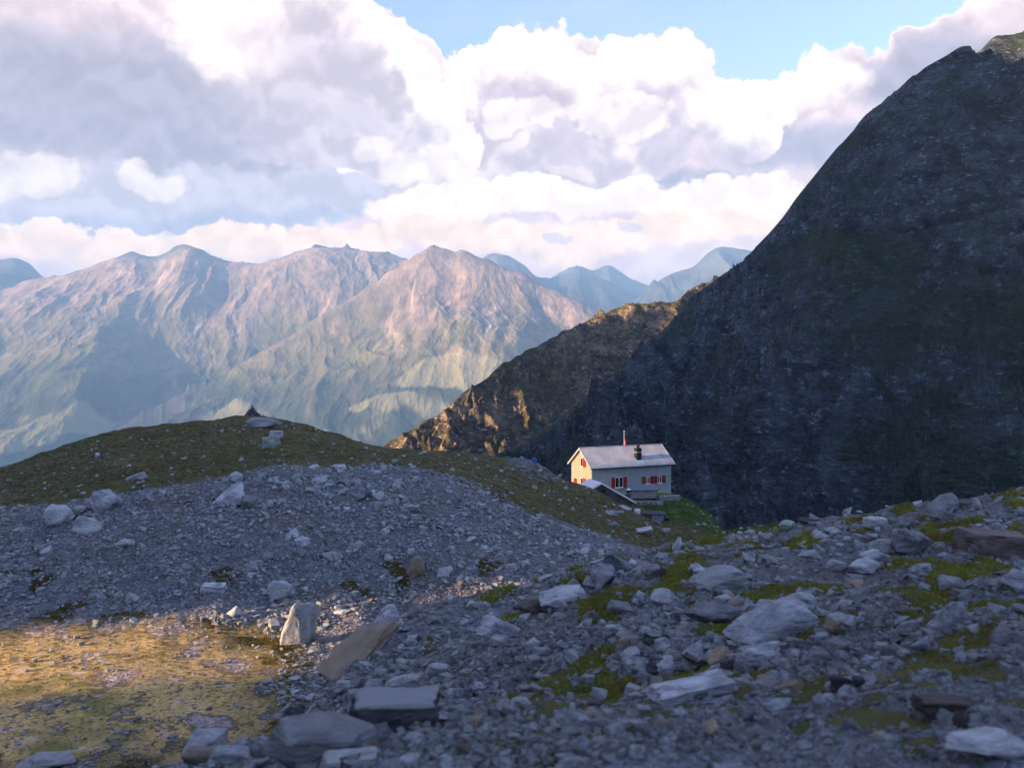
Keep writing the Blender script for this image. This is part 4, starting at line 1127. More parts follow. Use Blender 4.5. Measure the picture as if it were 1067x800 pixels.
def scatter(name, P, ROT, SCL, IDX, meshes, mat, label=None, group=None):
    me = bpy.data.meshes.new(name); me.vertices.add(len(P)); me.vertices.foreach_set('co', P.astype(np.float32).ravel())
    a = me.attributes.new('rot', 'FLOAT_VECTOR', 'POINT'); a.data.foreach_set('vector', ROT.astype(np.float32).ravel())
    a = me.attributes.new('scl', 'FLOAT_VECTOR', 'POINT'); a.data.foreach_set('vector', SCL.astype(np.float32).ravel())
    a = me.attributes.new('idx', 'INT', 'POINT'); a.data.foreach_set('value', IDX.astype(np.int32).ravel())
    o = link(name, me)
    c = bpy.data.collections.new(name + '_sources')
    for i, m_ in enumerate(meshes):
        s = bpy.data.objects.new('%s_piece_%02d' % (name, i), m_)
        if len(m_.materials) == 0: m_.materials.append(mat[i] if isinstance(mat, list) else mat)
        s.material_slots[0].link = 'OBJECT'; s.material_slots[0].material = mat if not isinstance(mat, list) else mat[i]
        c.objects.link(s)
    ng = bpy.data.node_groups.new(name, 'GeometryNodeTree')
    ng.interface.new_socket('Geometry', in_out='INPUT', socket_type='NodeSocketGeometry')
    ng.interface.new_socket('Geometry', in_out='OUTPUT', socket_type='NodeSocketGeometry')
    n = ng.nodes; l = ng.links
    gi = n.new('NodeGroupInput'); go = n.new('NodeGroupOutput')
    ip = n.new('GeometryNodeInstanceOnPoints'); ci = n.new('GeometryNodeCollectionInfo')
    ci.inputs['Collection'].default_value = c; ci.inputs['Separate Children'].default_value = True; ci.inputs['Reset Children'].default_value = True

    def attr(nm, typ):
        a = n.new('GeometryNodeInputNamedAttribute'); a.data_type = typ; a.inputs['Name'].default_value = nm
        return [s for s in a.outputs if s.enabled and s.name == 'Attribute'][0]
    e2r = n.new('FunctionNodeEulerToRotation')
    l.new(attr('rot', 'FLOAT_VECTOR'), e2r.inputs[0])
    l.new(gi.outputs[0], ip.inputs['Points']); l.new(ci.outputs[0], ip.inputs['Instance'])
    ip.inputs['Pick Instance'].default_value = True
    l.new(attr('idx', 'INT'), ip.inputs['Instance Index']); l.new(e2r.outputs[0], ip.inputs['Rotation']); l.new(attr('scl', 'FLOAT_VECTOR'), ip.inputs['Scale'])
    l.new(ip.outputs[0], go.inputs[0])
    md = o.modifiers.new('scatter', 'NODES'); md.node_group = ng
    tag(o, label, None, group, 'stuff')
    return o


LOW = [rock_mesh('stone', 200 + i, 'chip' if i % 5 else 'block') for i in range(16)]
n_ = len(small)
Ps = P_[small].copy(); Ss = S_[small]
dims = np.stack([Ss, Ss * rs.uniform(0.6, 1.0, n_), Ss * rs.uniform(0.30, 0.75, n_)], -1)
Ps[:, 2] += dims[:, 2] * rs.uniform(0.05, 0.35, n_)
rot = np.stack([rs.normal(0, 0.30, n_), rs.normal(0, 0.30, n_), rs.uniform(0, 6.28, n_)], -1)
mats16 = [M_ROCK] * 12 + [M_ROCKP] * 1 + [M_ROCKD, M_ROCKD, M_ROCKR]
scatter('scree', Ps, rot, dims, rs.randint(0, 16, n_), LOW, mats16)

# individual boulders, each described by what it lies beside
MEDM = [HI[k_] for k_ in HI]
MED = []
for i in range(14): MED.append(rock_mesh('rock', 300 + i, ['chip', 'round', 'wedge', 'chip'][i % 4], 2))


def place_word(k, x):
    if k > 7.4: return 'on the grassy hill'
    if k > 6.95: return 'on the moraine crest'
    if k > 6.0: return 'on the moraine face'
    if k > 4.3: return 'at the moraine foot'
    if k > 3.5: return 'on the upper near slope'
    return 'on the near slope'


cells = {}
for j in big:
    p = P_[j]; r0, q0, pxs = RC[j]; k = KK[int(r0), int(q0)]
    x0 = CX + F * p[0] / p[1]; y0 = HY - F * p[2] / p[1]
    best = min((h_ for h_ in HPOS if h_[3]), key=lambda h_: math.hypot(h_[0] - x0, (h_[1] - y0) * 1.3) - h_[2] * 0.3)
    dx, dy = x0 - best[0], (y0 - best[1]) * 1.3
    rel = ('right of' if dx > 0 else 'left of') if abs(dx) > abs(dy) else ('below' if dy > 0 else 'above')
    if rs.rand() < 0.12: colr, cw = M_ROCKD, 'dark'
    elif rs.rand() < 0.30: colr, cw = M_ROCKP, 'pale'
    elif rs.rand() < 0.08: colr, cw = M_ROCKR, 'brownish'
    elif rs.rand() < 0.06: colr, cw = M_ROCKT, 'tan'
    else: colr, cw = M_ROCK, 'grey'
    flat = rs.rand() < 0.4
    s = S_[j]; hh = s * (rs.uniform(0.22, 0.38) if flat else rs.uniform(0.45, 0.75))
    if 3.4 < k < 4.7: hh *= 0.62; s = min(s, 22 / F * p[1])
    mesh = MED[rs.randint(14)]
    o = bpy.data.objects.new('rock', mesh); COL.objects.link(o)
    if len(mesh.materials) == 0: mesh.materials.append(M_ROCK)
    o.material_slots[0].link = 'OBJECT'; o.material_slots[0].material = colr
    o.scale = (s, s * rs.uniform(0.6, 0.95), hh); o.rotation_euler = (rs.normal(0, 0.16), rs.normal(0, 0.16), rs.uniform(0, 6.28))
    o.location = (p[0], p[1], p[2] + hh * 0.26)
    cells.setdefault((cw, 'flat' if flat else 'chunky', rel, best[3]), []).append((math.hypot(dx, dy), s / p[1] * F, o, place_word(k, x0)))
for (cw, fl, rel, lm), lst in cells.items():
    lst.sort(key=lambda t: t[0])
    ords = ['nearest', 'second', 'third', 'fourth', 'fifth', 'sixth', 'seventh', 'eighth', 'ninth', 'tenth']
    for i, (dd, sz, o, pw) in enumerate(lst):
        if len(lst) == 1: lab = '%s %s rock %s, %s %s' % (cw, fl, pw, rel, lm)
        else: lab = '%s %s rock %s, %s out of %d %s %s' % (cw, fl, pw, ords[min(i, 9)], len(lst), rel, lm)
        w_ = lab.split()
        if len(w_) > 16:
            lab = lab.replace(' ' + pw + ',', ',') ; lab = lab.replace(' %s' % fl, ' ' + fl)
        tag(o, lab.replace(' out of %d' % len(lst), ''), 'rock', 'rocks strewn over the slopes')

# ------------------------------------------------------------------ grass tufts and moss cushions
def tuft(name, n, h, spread, wdt, seed):
    r = np.random.RandomState(seed); V = []; T = []
    for i in range(n):
        a = r.rand() * 6.28; d = spread * math.sqrt(r.rand()); bx, by = d * math.cos(a), d * math.sin(a)
        hh = h * (0.5 + 0.6 * r.rand()); lean = hh * r.uniform(0.1, 0.6); la = r.rand() * 6.28; wa = r.rand() * 6.28
        wx, wy = math.cos(wa) * wdt, math.sin(wa) * wdt; lx, ly = math.cos(la) * lean, math.sin(la) * lean
        k = len(V)
        V += [(bx - wx, by - wy, 0), (bx + wx, by + wy, 0), (bx + lx * .4 + wx * .7, by + ly * .4 + wy * .7, hh * .6), (bx + lx * .4 - wx * .7, by + ly * .4 - wy * .7, hh * .6), (bx + lx, by + ly, hh)]
        T += [(k, k + 1, k + 2), (k, k + 2, k + 3), (k + 3, k + 2, k + 4)]
    return mesh_np(name, np.array(V, float), np.array(T), True)


def leaf_mat(name, a, b, c):
    m, nt, bs = material(name)
    rnd = nt.new('ShaderNodeObjectInfo').outputs['Random']
    r2 = nt.math('FRACT', nt.math('MULTIPLY', rnd, 13.7))
    tc = nt.new('ShaderNodeNewGeometry').outputs['Position']
    cl, _ = nt.noise(tc, 1.3, 4, 0.6)
    col = nt.mix(nt.ramp(r2, 0.6, 1.0), nt.mix(rnd, a, b), c)
    nt.put(bs.inputs['Base Color'], nt.mix(nt.ramp(cl, 0.42, 0.62, 0, 0.8), col, nt.scale(nt.mix(rnd, c, a), 0.75)))
    return m


M_TURF = leaf_mat('turf', (0.075, 0.072, 0.013), (0.135, 0.092, 0.024), (0.19, 0.12, 0.045))
M_TURFG = leaf_mat('knoll_turf', (0.055, 0.105, 0.018), (0.095, 0.15, 0.03), (0.12, 0.15, 0.04))
M_MOSS = leaf_mat('moss', (0.14, 0.17, 0.022), (0.27, 0.27, 0.038), (0.28, 0.20, 0.06))
TU = [tuft('tuft', 26, 0.42, 0.5, 0.030, 900 + i) for i in range(4)]
TM = [tuft('cushion', 70, 0.34, 0.5, 0.035, 950 + i) for i in range(4)]
kn = NEAR['attrs']['knoll']


def grow(name, weight, n, smin, smax, meshes, mat, flat=1.0, pxs=None):
    Pg, rg, qg = sample(weight, n, rs)
    s = rs.uniform(smin, smax, n)
    if pxs is not None: s = rs.uniform(pxs[0], pxs[1], n) / F * Pg[:, 1]
    Pg[:, 2] -= 0.02
    scatter(name, Pg, np.stack([rs.normal(0, .1, n), rs.normal(0, .1, n), rs.uniform(0, 6.28, n)], -1), np.stack([s, s, s * flat], -1), rs.randint(0, 4, n), meshes, mat)


gm = np.clip((GRS - 0.5) * 2.2, 0, 1)
_lx = (X - 13.55) * math.cos(math.radians(24)) + (Y - 150) * math.sin(math.radians(24)); _ly = -(X - 13.55) * math.sin(math.radians(24)) + (Y - 150) * math.cos(math.radians(24))
offh = np.where((_lx > -0.3) & (_lx < 16.2) & (_ly > -3.5) & (_ly < 8), 0.0, 1.0)
grow('grass', area_px * gm * (KK > 7.1) * (kn < 0.4) * offh, 15000, 0.2, 0.5, TU, M_TURF, 0.6, (2.0, 4.5))
grow('grass', area_px * gm * (kn >= 0.4) * offh, 5000, 0.2, 0.5, TU, M_TURFG, 0.6, (2.0, 4.0))
grow('moss', area_px * gm * (KK < 4.4), 9500, 0.05, 0.16, TM, M_MOSS, 0.75, (5, 16))
grow('moss', area_px * gm * (KK >= 4.4) * (KK < 7.1) * (BAS < 0.4), 1500, 0.05, 0.16, TM, M_TURF, 0.6, (4, 9))
M_DRY = leaf_mat('dry_grass', (0.26, 0.18, 0.06), (0.42, 0.30, 0.13), (0.14, 0.14, 0.03))
grow('grass', area_px * (BAS > 0.4) * np.clip(GRS - 0.35, 0, 1), 4500, 0.05, 0.16, TM, M_DRY, 0.5, (3, 8))
# ------------------------------------------------------------------ the mountain hut
TH = math.radians(24.0)
M_WALL = plain('grey_render', (0.26, 0.28, 0.30), 0.9, 0.10, 1.2, 0.01)
M_GABLE = plain('cream_render', (0.27, 0.245, 0.20), 0.9, 0.07, 1.2, 0.01)
M_SHUT = plain('red_shutter_paint', (0.22, 0.015, 0.014), 0.6, 0.15, 4)
M_WHITE = plain('white_paint', (0.75, 0.75, 0.74), 0.6, 0.05, 4)
M_TRIM = plain('grey_trim_paint', (0.36, 0.34, 0.35), 0.7, 0.1, 3)
M_GLASS = plain('window_glass', (0.02, 0.025, 0.03), 0.12, 0.1, 2)
M_BLACK = plain('sooty_metal_and_gaps', (0.014, 0.014, 0.016), 0.55, 0.3, 4)
M_WOOD = plain('weathered_wood', (0.20, 0.17, 0.16), 0.85, 0.25, 3)
M_DKWOOD = plain('dark_shed_wall', (0.085, 0.085, 0.09), 0.85, 0.25, 2, 0.02)
M_FLAG = plain('flag_cloth', (0.62, 0.07, 0.06), 0.8, 0.1, 6)
M_BLUE = plain('blue_plastic', (0.02, 0.10, 0.34), 0.5, 0.15, 3)
M_TEAL = plain('pale_tarpaulin', (0.32, 0.44, 0.48), 0.6, 0.12, 2)
M_STONEW = plain('dry_stone', (0.27, 0.27, 0.27), 0.9, 0.35, 2.2, 0.05)


def roof_material():
    m, nt, bs = material('sheet_roofing')
    tc = nt.new('ShaderNodeTexCoord').outputs['Object']
    a, _ = nt.noise(tc, 0.5, 6, 0.6); b, _ = nt.noise(nt.vmath('MULTIPLY', tc, (1, 0.25, 0.25)), 5.0, 4, 0.6)
    c = nt.mix(nt.ramp(a, 0.35, 0.7), (0.27, 0.27, 0.30), (0.38, 0.375, 0.41))
    c = nt.mix(nt.ramp(b, 0.58, 0.75, 0, 0.5), c, (0.22, 0.22, 0.24))
    nt.put(bs.inputs['Base Color'], c); bs.inputs['Roughness'].default_value = 0.55
    return m


M_ROOF = roof_material()
L_, W_H, ZB, ZE = 15.9, 7.4, -1.2, 4.75     # length, width, bottom of wall, wall top above hut origin
O = Vector((13.55, 150.0, -22.6))
hut = empty('mountain_hut', O, TH)
tag(hut, 'two-storey mountain hut with red shutters, cream sunlit gable and grey sheet roof', 'hut')
PITCH = 0.71
RZ = ZE + PITCH * W_H / 2
m = MB()
m.poly_prism([(0.002, 0.0, ZB), (L_, 0.0, ZB), (L_, 0.0, ZE), (0.002, 0.0, ZE)], (0, 0.35, 0))
m.poly_prism([(0.002, W_H - .35, ZB), (L_, W_H - .35, ZB), (L_, W_H - .35, ZE), (0.002, W_H - .35, ZE)], (0, 0.35, 0))
m.poly_prism([(L_ - .35, .352, ZB), (L_ - .35, W_H - .352, ZB), (L_ - .35, W_H - .352, ZE), (L_ - .35, W_H / 2, RZ - .25), (L_ - .35, .352, ZE)], (.348, 0, 0))
m.build('wall', M_WALL, hut)
m = MB(); m.poly_prism([(-.03, -.003, ZB), (-.03, W_H + .003, ZB), (-.03, W_H + .003, ZE), (-.03, W_H / 2, RZ - .02), (-.03, -.003, ZE)], (.032, 0, 0))
tag(m.build('gable_wall', M_GABLE, hut), 'cream gable wall lit by the low sun')
# roof: two slabs with overhang
ov, og, tk = 0.6, 0.5, 0.16
roof = None
m = MB()
ze = ZE - PITCH * ov + 0.02; zr = RZ + 0.02
m.poly_prism([(-og, -ov, ze), (L_ + og, -ov, ze), (L_ + og, W_H / 2, zr), (-og, W_H / 2, zr)], (0, 0, tk))
m.poly_prism([(-og, W_H / 2 + .001, zr), (L_ + og, W_H / 2 + .001, zr), (L_ + og, W_H + ov, ze), (-og, W_H + ov, ze)], (0, 0, tk))
for i in range(1, 24):          # raised seams of the sheets
    xx = -og + (L_ + 2 * og) * i / 24
    m.poly_prism([(xx - .02, -ov, ze + tk + .001), (xx + .02, -ov, ze + tk + .001), (xx + .02, W_H / 2, zr + tk + .001), (xx - .02, W_H / 2, zr + tk + .001)], (0, 0, .035))
roof = m.build('roof', M_ROOF, hut)
m = MB(); m.tube((-og - .02, W_H / 2, zr + tk + .03), (L_ + og + .02, W_H / 2, zr + tk + .03), .09, n=8); m.build('ridge_cap', M_ROOF, roof)
m = MB()
for sy, y0 in ((1, -ov), (-1, W_H + ov)):
    m.poly_prism([(-og - .04, y0, ze - .10), (-og - .04, W_H / 2, zr - .10), (-og - .04, W_H / 2, zr + tk + .05), (-og - .04, y0, ze + tk + .05)], (.045, 0, 0))
    m.poly_prism([(L_ + og - .002, y0, ze - .10), (L_ + og - .002, W_H / 2, zr - .10), (L_ + og - .002, W_H / 2, zr + tk + .05), (L_ + og - .002, y0, ze + tk + .05)], (.045, 0, 0))
m.build('bargeboard', M_TRIM, roof)
m = MB(); m.tube((-og, -ov - .08, ze + .02), (L_ + og, -ov - .08, ze + .02), .075, n=8); m.build('gutter', M_BLACK, roof)


def window(face, a0, a1, z0, z1, mull=1, kids=True):
    """face 'front' (runs along x at y=0) or 'gable' (runs along y at x=0)."""
    def bx(c0, c1, d0, d1, zz0, zz1):
        cc = ((c0 + c1) / 2, (d0 + d1) / 2); sz = (abs(c1 - c0), abs(d1 - d0))
        if face == 'front': return ((cc[0], cc[1], (zz0 + zz1) / 2), (sz[0], sz[1], zz1 - zz0))
        return ((cc[1], cc[0], (zz0 + zz1) / 2), (sz[1], sz[0], zz1 - zz0))
    o_ = -0.035 if face == 'gable' else 0.0
    m = MB(); m.box(*bx(a0, a1, o_ - .022, o_ + .05, z0, z1)); w = m.build('window', M_GLASS, hut)
    m = MB(); t = .055
    m.box(*bx(a0, a1, o_ - .05, o_ - .024, z0, z0 + t)); m.box(*bx(a0, a1, o_ - .05, o_ - .024, z1 - t, z1))
    m.box(*bx(a0, a0 + t, o_ - .05, o_ - .024, z0 + t + .002, z1 - t - .002)); m.box(*bx(a1 - t, a1, o_ - .05, o_ - .024, z0 + t + .002, z1 - t - .002))
    if mull:
        c = (a0 + a1) / 2; m.box(*bx(c - .05, c + .05, o_ - .05, o_ - .024, z0 + t + .002, z1 - t - .002))
    m.build('window_frame', M_WHITE, w)
    m = MB(); m.box(*bx(a0 - .06, a1 + .06, o_ - .16, o_ - .002, z0 - .09, z0 - .003)); m.build('window_sill', M_WHITE, w)
    return w


def shutter(face, a0, a1, z0, z1, swing=0.0, hinge='r'):
    m = MB()
    wd = a1 - a0; hh = z1 - z0
    m.box((wd / 2, 0, hh / 2), (wd, .045, hh), bevel=.008)
    for zz in (hh * .2, hh * .8): m.box((wd / 2, -.032, zz), (wd * .86, .02, .09))
    n = 7
    for i in range(n): m.box((wd / 2, -.027, hh * (.28 + .44 * i / (n - 1))), (wd * .7, .012, .035))
    o = m.build('shutter', M_SHUT, hut)
    if face == 'front': o.location = (a0, -.075, z0); o.rotation_euler = (0, 0, swing)
    else:
        o.location = (-.11, a1 if swing == 0 else a0, z0); o.rotation_euler = (0, 0, math.radians(-90) + swing) if swing == 0 else (0, 0, math.radians(90) + swing)
    return o


def zl(y, d): return zy(y, d) - O.z
z0, z1 = zl(507.8, 152), zl(497.3, 152)
window('front', 4.51, 6.02, z0, z1); shutter('front', 3.72, 4.46, z0 - .05, z1 + .05); shutter('front', 6.07, 6.82, z0 - .05, z1 + .05)
z0, z1 = zl(503, 155.3), zl(495.8, 155.3)
window('front', 10.62, 11.45, z0, z1); window('front', 13.05, 13.9, z0, z1)
for a, b_ in ((9.9, 10.57), (11.5, 12.22), (12.28, 13.0), (13.95, 14.7)): shutter('front', a, b_, z0 - .05, z1 + .05)
# gable: attic window, tall window, closed small shutter
z0, z1 = zl(486, 153), zl(477, 153)
window('gable', 3.15, 4.0, z0, z1, 0); shutter('gable', 2.05, 3.1, z0 - .04, z1 + .04)
z0, z1 = zl(507, 153), zl(498, 153)
window('gable', 3.15, 4.0, z0, z1, 0); shutter('gable', 2.05, 3.1, z0 - .04, z1 + .04)
z0, z1 = zl(504.5, 155.4), zl(498.3, 155.4)
window('gable', 5.3, 6.35, z0, z1, 0); shutter('gable', 5.3, 5.8, z0 - .04, z1 + .04); shutter('gable', 5.85, 6.35, z0 - .04, z1 + .04)
# chimney on the front slope
cxl, cyl = 9.65, 0.95
zc = ZE + PITCH * cyl
m = MB(); m.box((cxl, cyl, (zc - .6 + zl(467.3, 154.5)) / 2), (.98, .9, zl(467.3, 154.5) - zc + .6), bevel=.03)
ch = m.build('chimney', M_BLACK, roof)
ztop = zl(467.3, 154.5)
m = MB(); m.box((cxl, cyl, ztop + .03), (1.1, 1.02, .1)); m.tube((cxl, cyl, ztop + .08), (cxl, cyl, ztop + .62), .30, .26, 12); m.lathe([(.36, ztop + .62), (.36, ztop + .68), (.02, ztop + .86)], (cxl, cyl, 0), 12)
m.build('chimney_pot', M_BLACK, roof)
m = MB(); zs = ztop - .62; m.box((cxl, cyl, zs), (1.0, .92, .05)); m.build('chimney_strap', M_WHITE, roof)
m = MB(); m.poly_prism([(cxl - .75, -.28, ze + PITCH * .32 + tk + .04), (cxl + .75, -.28, ze + PITCH * .32 + tk + .04), (cxl + .75, cyl - .3, ze + PITCH * (cyl + .3) + tk + .04), (cxl - .75, cyl - .3, ze + PITCH * (cyl + .3) + tk + .04)], (0, 0, .02))
m.build('flashing', M_TEAL, roof)

# flagpole behind the hut
gp = Vector(at(650.3, 470, 163)); gzz = height(gp.x, gp.y)
fp = empty('flagpole', (gp.x, gp.y, gzz)); tag(fp, 'slender white flagpole rising behind the hut roof with a limp red flag', 'flagpole')
top = zy(449.5, 163) - gzz
m = MB(); m.tube((0, 0, -.3), (0, 0, top), .045, .025, 8); m.lathe([(.02, top), (.09, top + .08), (.02, top + .16)], n=8); m.build('pole', M_WHITE, fp)
bmf = bmesh.new(); zt, zb_ = zy(456.8, 163) - gzz, zy(465.5, 163) - gzz
g_ = []
for i in range(10):
    row = []
    for j in range(7):
        a = j / 6; zz = zt + (zb_ - zt) * i / 9 - a * .25
        row.append(bmf.verts.new((.05 + a * .22 + .05 * math.sin(i * .9 + j), .12 * math.sin(a * 9 + i * .5), zz)))
    g_.append(row)
for i in range(9):
    for j in range(6): bmf.faces.new((g_[i][j], g_[i][j + 1], g_[i + 1][j + 1], g_[i + 1][j]))
me = bpy.data.meshes.new('flag'); bmf.to_mesh(me); bmf.free()
for p in me.polygons: p.use_smooth = True
me.materials.append(M_FLAG); me.materials.append(M_WHITE)
for idx in (20, 21, 26, 27, 28, 33): me.polygons[idx].material_index = 1
fl = link('flag', me, None, fp); sd = fl.modifiers.new('thickness', 'SOLIDIFY'); sd.thickness = .02


# gabled shed dug into the turf in front of the hut
def shed():
    D0 = 141.0
    ap = Vector(at(627.0, 504.5, D0)); el_ = Vector(at(614.5, 512.0, D0)); er = Vector(at(663.2, 525.0, D0))
    t = empty('gabled_shed', (ap.x, D0, -23.5)); tag(t, 'low dark shed with a pale lopsided gable roof, half sunk in turf before the hut', 'shed')
    o_ = Vector(t.location); A = ap - o_; Lf = el_ - o_; Rt = er - o_
    back = Vector((-1.6, 4.6, 0)); n = (0, 0, .30)
    m = MB()
    m.poly_prism([Lf, A, A + back, Lf + back], n); m.poly_prism([A + Vector((.001, 0, 0)), Rt, Rt + back, A + back + Vector((.001, 0, 0))], n)
    m.build('roof', M_WHITE_ROOF, t)
    i = Vector((0, .5, 0))
    m = MB(); m.poly_prism([(Lf.x + .5, i.y, -1.5), (Rt.x - .7, i.y, -1.5), (Rt.x - .7, i.y, Rt.z + .3), (A.x, i.y, A.z - .06), (Lf.x + .5, i.y, Lf.z + .2)], (0, 3.2, 0)); m.build('wall', M_DKWOOD, t)
    m = MB(); m.box((A.x + .3, .48, A.z - 1.2), (.8, .05, .5)); m.build('gable_vent', M_BLACK, t)


M_WHITE_ROOF = plain('pale_roof_sheet', (0.74, 0.70, 0.72), 0.6, 0.08, 1.0)
shed()


def quad_at(pts, d): return [Vector(at(x, y, d)) for x, y in pts]


# lean-to on the terrace
t = empty('lean_to', (at(671, 523, 147.5)[0], 147.5, zy(523, 147.5)), 0.12); tag(t, 'low timber lean-to with a flat dark roof against the front wall of the hut', 'lean-to')
m = MB(); m.poly_prism([(-2.75, -.3, 1.95), (2.55, -.3, 1.95), (2.35, 2.4, 2.55), (-2.35, 2.4, 2.55)], (0, 0, .12)); m.build('roof', plain('slate_roof', (.15, .16, .19), .6, .15, 2), t)
m = MB(); m.box((-.05, .05, 1.25), (4.7, .08, 1.3)); m.build('front_panel', plain('purple_grey_boards', (.25, .215, .22), .8, .2, 2.5), t)
m = MB()
for sx in (-2.3, 2.2):
    for y_ in (.06, 2.1): m.box((sx, y_, .8 if y_ < 1 else .9), (.14, .14, 2.3))
m.build('post', M_WOOD, t)
m = MB(); m.box((0, 1.1, .1), (4.3, 1.8, 1.0)); m.build('dark_gap_fill', M_BLACK, t)  # black box put in for the dark, shaded gap under the panel
# kettle grill beside it
t = empty('round_grill', (at(655, 513, 147)[0], 147, zy(516.5, 147)));  tag(t, 'small dark round grill with a white lid between gabled shed and lean-to', 'grill')
m = MB(); m.lathe([(.05, .55), (.30, .65), (.38, .9), (.36, .95)], n=14)
for k_ in range(3): m.tube((.25 * math.cos(k_ * 2.1), .25 * math.sin(k_ * 2.1), .7), (.36 * math.cos(k_ * 2.1), .36 * math.sin(k_ * 2.1), -.6), .03)
m.build('bowl', M_BLACK, t)
m = MB(); m.lathe([(.37, .96), (.30, 1.14), (.12, 1.24), (.03, 1.25)], n=14); m.build('lid', M_WHITE, t)

# dry stone retaining wall of the terrace
def drywall(name, label, x0, x1, yt, yb, d, th=0.7, slope=0.0):
    a = Vector(at(x0, yb, d)); b = Vector(at(x1, yb, d)); ht = zy(yt, d) - zy(yb, d)
    bm = bmesh.new(); r = random.Random(3)
    n_c = max(3, int(ht / .28)); L = b.x - a.x
    for c in range(n_c + 2):
        x = 0.0; zc0 = -.56 + c * .28
        while x < L:
            w = r.uniform(.25, .65)
            s = bmesh.ops.create_cube(bm, size=1.0)['verts']
            for v in s: v.co += Vector((r.uniform(-.12, .12), r.uniform(-.12, .12), r.uniform(-.12, .12)))
            bmesh.ops.scale(bm, vec=(w * .97, th * r.uniform(.8, 1.05), .27), verts=s)
            bmesh.ops.translate(bm, vec=(x + w / 2, r.uniform(-.06, .06) + slope * x, zc0 + .14), verts=s)
            x += w
    me = bpy.data.meshes.new(name); bm.to_mesh(me); bm.free()
    o = link(name, me, M_STONEW); o.location = a
    tag(o, label, 'wall'); return o


drywall('stone_wall', 'pale dry-stone retaining wall under the right end of the hut', 686.5, 708, 514.5, 525, 146.5, slope=0.2)
drywall('stone_wall', 'low pale stone edging below the lean-to terrace', 662, 688, 523.5, 527.5, 143.5)

# white tank
t = empty('white_tank', (at(664.2, 538, 134.5)[0], 134.5, zy(538.5, 134.5))); tag(t, 'small white upright tank left of the lower shed', 'tank')
m = MB(); m.box((0, 0, .45), (.85, .7, 1.5), bevel=.08); m.build('tank_body', M_WHITE, t)
m = MB(); m.tube((0, 0, 1.2), (0, 0, 1.32), .2, .2, 12); m.build('lid', M_TEAL, t)

# lower shed
t = empty('lower_shed', (at(681, 546, 132)[0], 132, zy(546, 132)), -0.25); tag(t, 'small flat-roofed lower shed with a blue-grey plank door in the turf below the hut', 'shed')
m = MB(); m.box((-.1, 0.8, .45), (3.1, 1.7, 2.0)); m.build('wall', M_DKWOOD, t)
m = MB(); m.poly_prism([(-1.8, -.25, 1.46), (1.75, -.25, 1.46), (1.7, 1.9, 1.62), (-1.75, 1.9, 1.62)], (0, 0, .1)); m.build('roof', plain('dark_felt_roof', (.06, .065, .07), .8, .2, 2), t)
m = MB()
for k_ in range(6): m.box((-.08 + k_ * .28, -.085, .52), (.262, .05, 1.72))
m.build('door', plain('blue_grey_planks', (.19, .22, .26), .8, .2, 4), t)
m = MB(); m.box((1.95, .5, .5), (.75, .9, 1.0), bevel=.03); m.build('dark_opening', M_BLACK, t)  # black box standing in for the darkness of an opening

# tarpaulin-covered chest left of the hut and blue barrel on the ridge
p = Vector(at(590, 504.5, 158)); gz = height(p.x, p.y)
t = empty('covered_crate', (p.x, p.y, max(gz, zy(506.5, 158))), 0.3); tag(t, 'dark blue crate under a pale teal cover at the left corner of the hut', 'crate')
m = MB(); m.box((0, 0, .25), (1.35, .9, .75), bevel=.04); m.build('crate_body', plain('navy_boards', (.02, .045, .085), .7, .2, 3), t)
m = MB(); m.box((-.05, 0, .70), (1.5, 1.05, .16), bevel=.06); m.build('cover', M_TEAL, t)
p = Vector(at(556.6, 476.8, 128)); c_ = int(np.argmin(np.abs(XS_NEAR - 556.6))); yy_ = HY - F * NEAR['Z'][:, c_] / NEAR['Y'][:, c_]
kcr = int(np.argmin(np.where((NEAR['K'][:, c_] > 8) & (NEAR['K'][:, c_] < 10), yy_, 1e9)))
p = Vector((NEAR['X'][kcr, c_], NEAR['Y'][kcr, c_], NEAR['Z'][kcr, c_]))
t = empty('water_barrel', p + Vector((0, 0, -.05))); tag(t, 'bright blue rounded barrel standing alone on the grassy ridge left of the hut', 'barrel')
m = MB(); m.lathe([(.30, 0), (.37, .15), (.39, .45), (.36, .72), (.26, .84)], n=18); m.build('barrel_body', M_BLUE, t, True)
m = MB(); m.lathe([(.24, .842), (.24, .89), (.10, .93)], n=14); m.build('lid', M_BLUE, t, True)

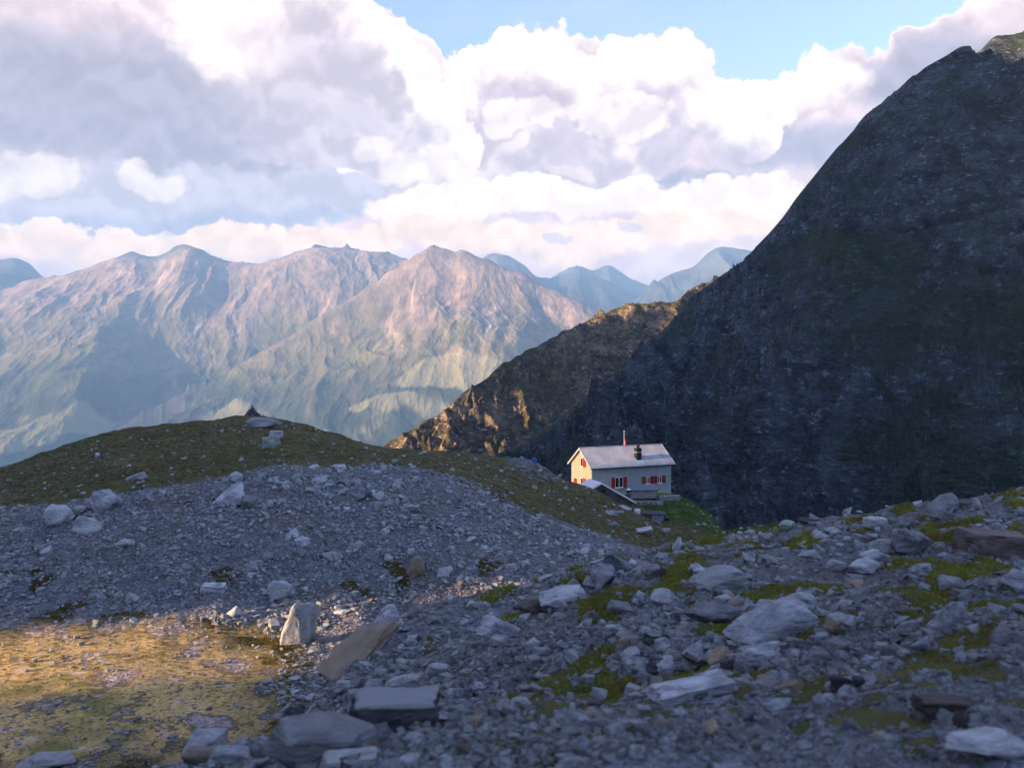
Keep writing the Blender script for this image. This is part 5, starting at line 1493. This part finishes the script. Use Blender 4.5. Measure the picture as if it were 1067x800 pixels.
# cairn on the hilltop
p = hit(263, 436.5)
c_ = int(np.argmin(np.abs(XS_NEAR - 263))); yy_ = HY - F * NEAR['Z'][:, c_] / NEAR['Y'][:, c_]
kcr = int(np.argmin(np.where(NEAR['K'][:, c_] > 8, yy_, 1e9))); p = Vector((NEAR['X'][kcr, c_], NEAR['Y'][kcr, c_], NEAR['Z'][kcr, c_]))
cairn = empty('cairn', p); cairn.scale = (.82, .82, .82); tag(cairn, 'dark pointed cairn of piled stones on top of the grassy hill', 'cairn')
r = random.Random(9)
for lv, (n, rad, zz, sz) in enumerate([(8, .82, .10, .62), (7, .55, .42, .55), (5, .34, .72, .48), (3, .17, 1.02, .42), (1, 0, 1.32, .42)]):
    for k_ in range(n):
        a = 6.283 * k_ / n + lv
        o = link('stone', MED[r.randrange(14)], None, cairn)
        o.material_slots[0].link = 'OBJECT'; o.material_slots[0].material = M_ROCKD
        o.location = (rad * math.cos(a), rad * math.sin(a), zz); s = sz * r.uniform(.9, 1.2); o.scale = (s, s * .85, s * .62); o.rotation_euler = (r.uniform(-.2, .2), r.uniform(-.2, .2), a)

# pale step stones climbing the knoll right of the hut
spots = [(752, 557), (747, 553.5), (744.5, 549.5), (742, 546), (739, 543), (737, 540.5), (733, 536), (730, 533), (727, 530.5), (722, 528), (716, 526), (711, 524.5)]
for i, (x, y) in enumerate(spots):
    o = put_rock('step_stone', MED[i % 14], M_ROCK, x, y, 3.0, 1.3, i * .7)
    tag(o, ['lowest', 'second lowest', 'third lowest', 'fourth lowest', 'fifth lowest', 'sixth lowest', 'seventh lowest', 'eighth lowest', 'fourth highest', 'third highest', 'second highest', 'highest'][i] + ' pale step stone of the path up the green knoll right of the hut', 'step stone', 'step stones up the green knoll')

# ------------------------------------------------------------------ words for the setting
SET = [(NEAR['o'], 'stony slope, moraine and grassy hill ground in front of the hut', 'ground'), (CLIFF['o'], 'steep dark mountainside in shade filling the right half behind the hut', 'mountain'),
       (SPUR['o'], 'lower rocky spur left of the dark mountainside with sunlit crest', 'mountain'), (FAR1['o'], 'pale hazy range on the left across the valley', 'mountain'), (FAR2['o'], 'sunlit hazy mountain with a rounded peak in the middle distance', 'mountain'),
       (hz, 'blue evening haze filling the valley', 'haze')]
for o, lab, cat in SET: tag(o, lab, cat)
for o in COL.objects:
    if o.get('kind') == 'structure' and 'label' not in o:
        tag(o, {'ground': 'rough grassy ground outside the picture behind the photographer', 'hill': 'unseen ridge added and notched to shape the near shade', 'terrain': 'dim valley floor far below the mountains'}.get(o.name.split('.')[0], 'distant blue mountain range fading on the horizon'), o.name.split('.')[0])  # the last label also falls on the unseen added shading ridge
    if o.get('kind') == 'stuff' and 'label' not in o:
        tag(o, {'scree': 'loose grey scree and rubble covering the slopes', 'grass': 'short alpine grass growing on the hill and knoll', 'moss': 'yellow green moss cushions between the stones'}[o.name.split('.')[0]], o.name.split('.')[0])
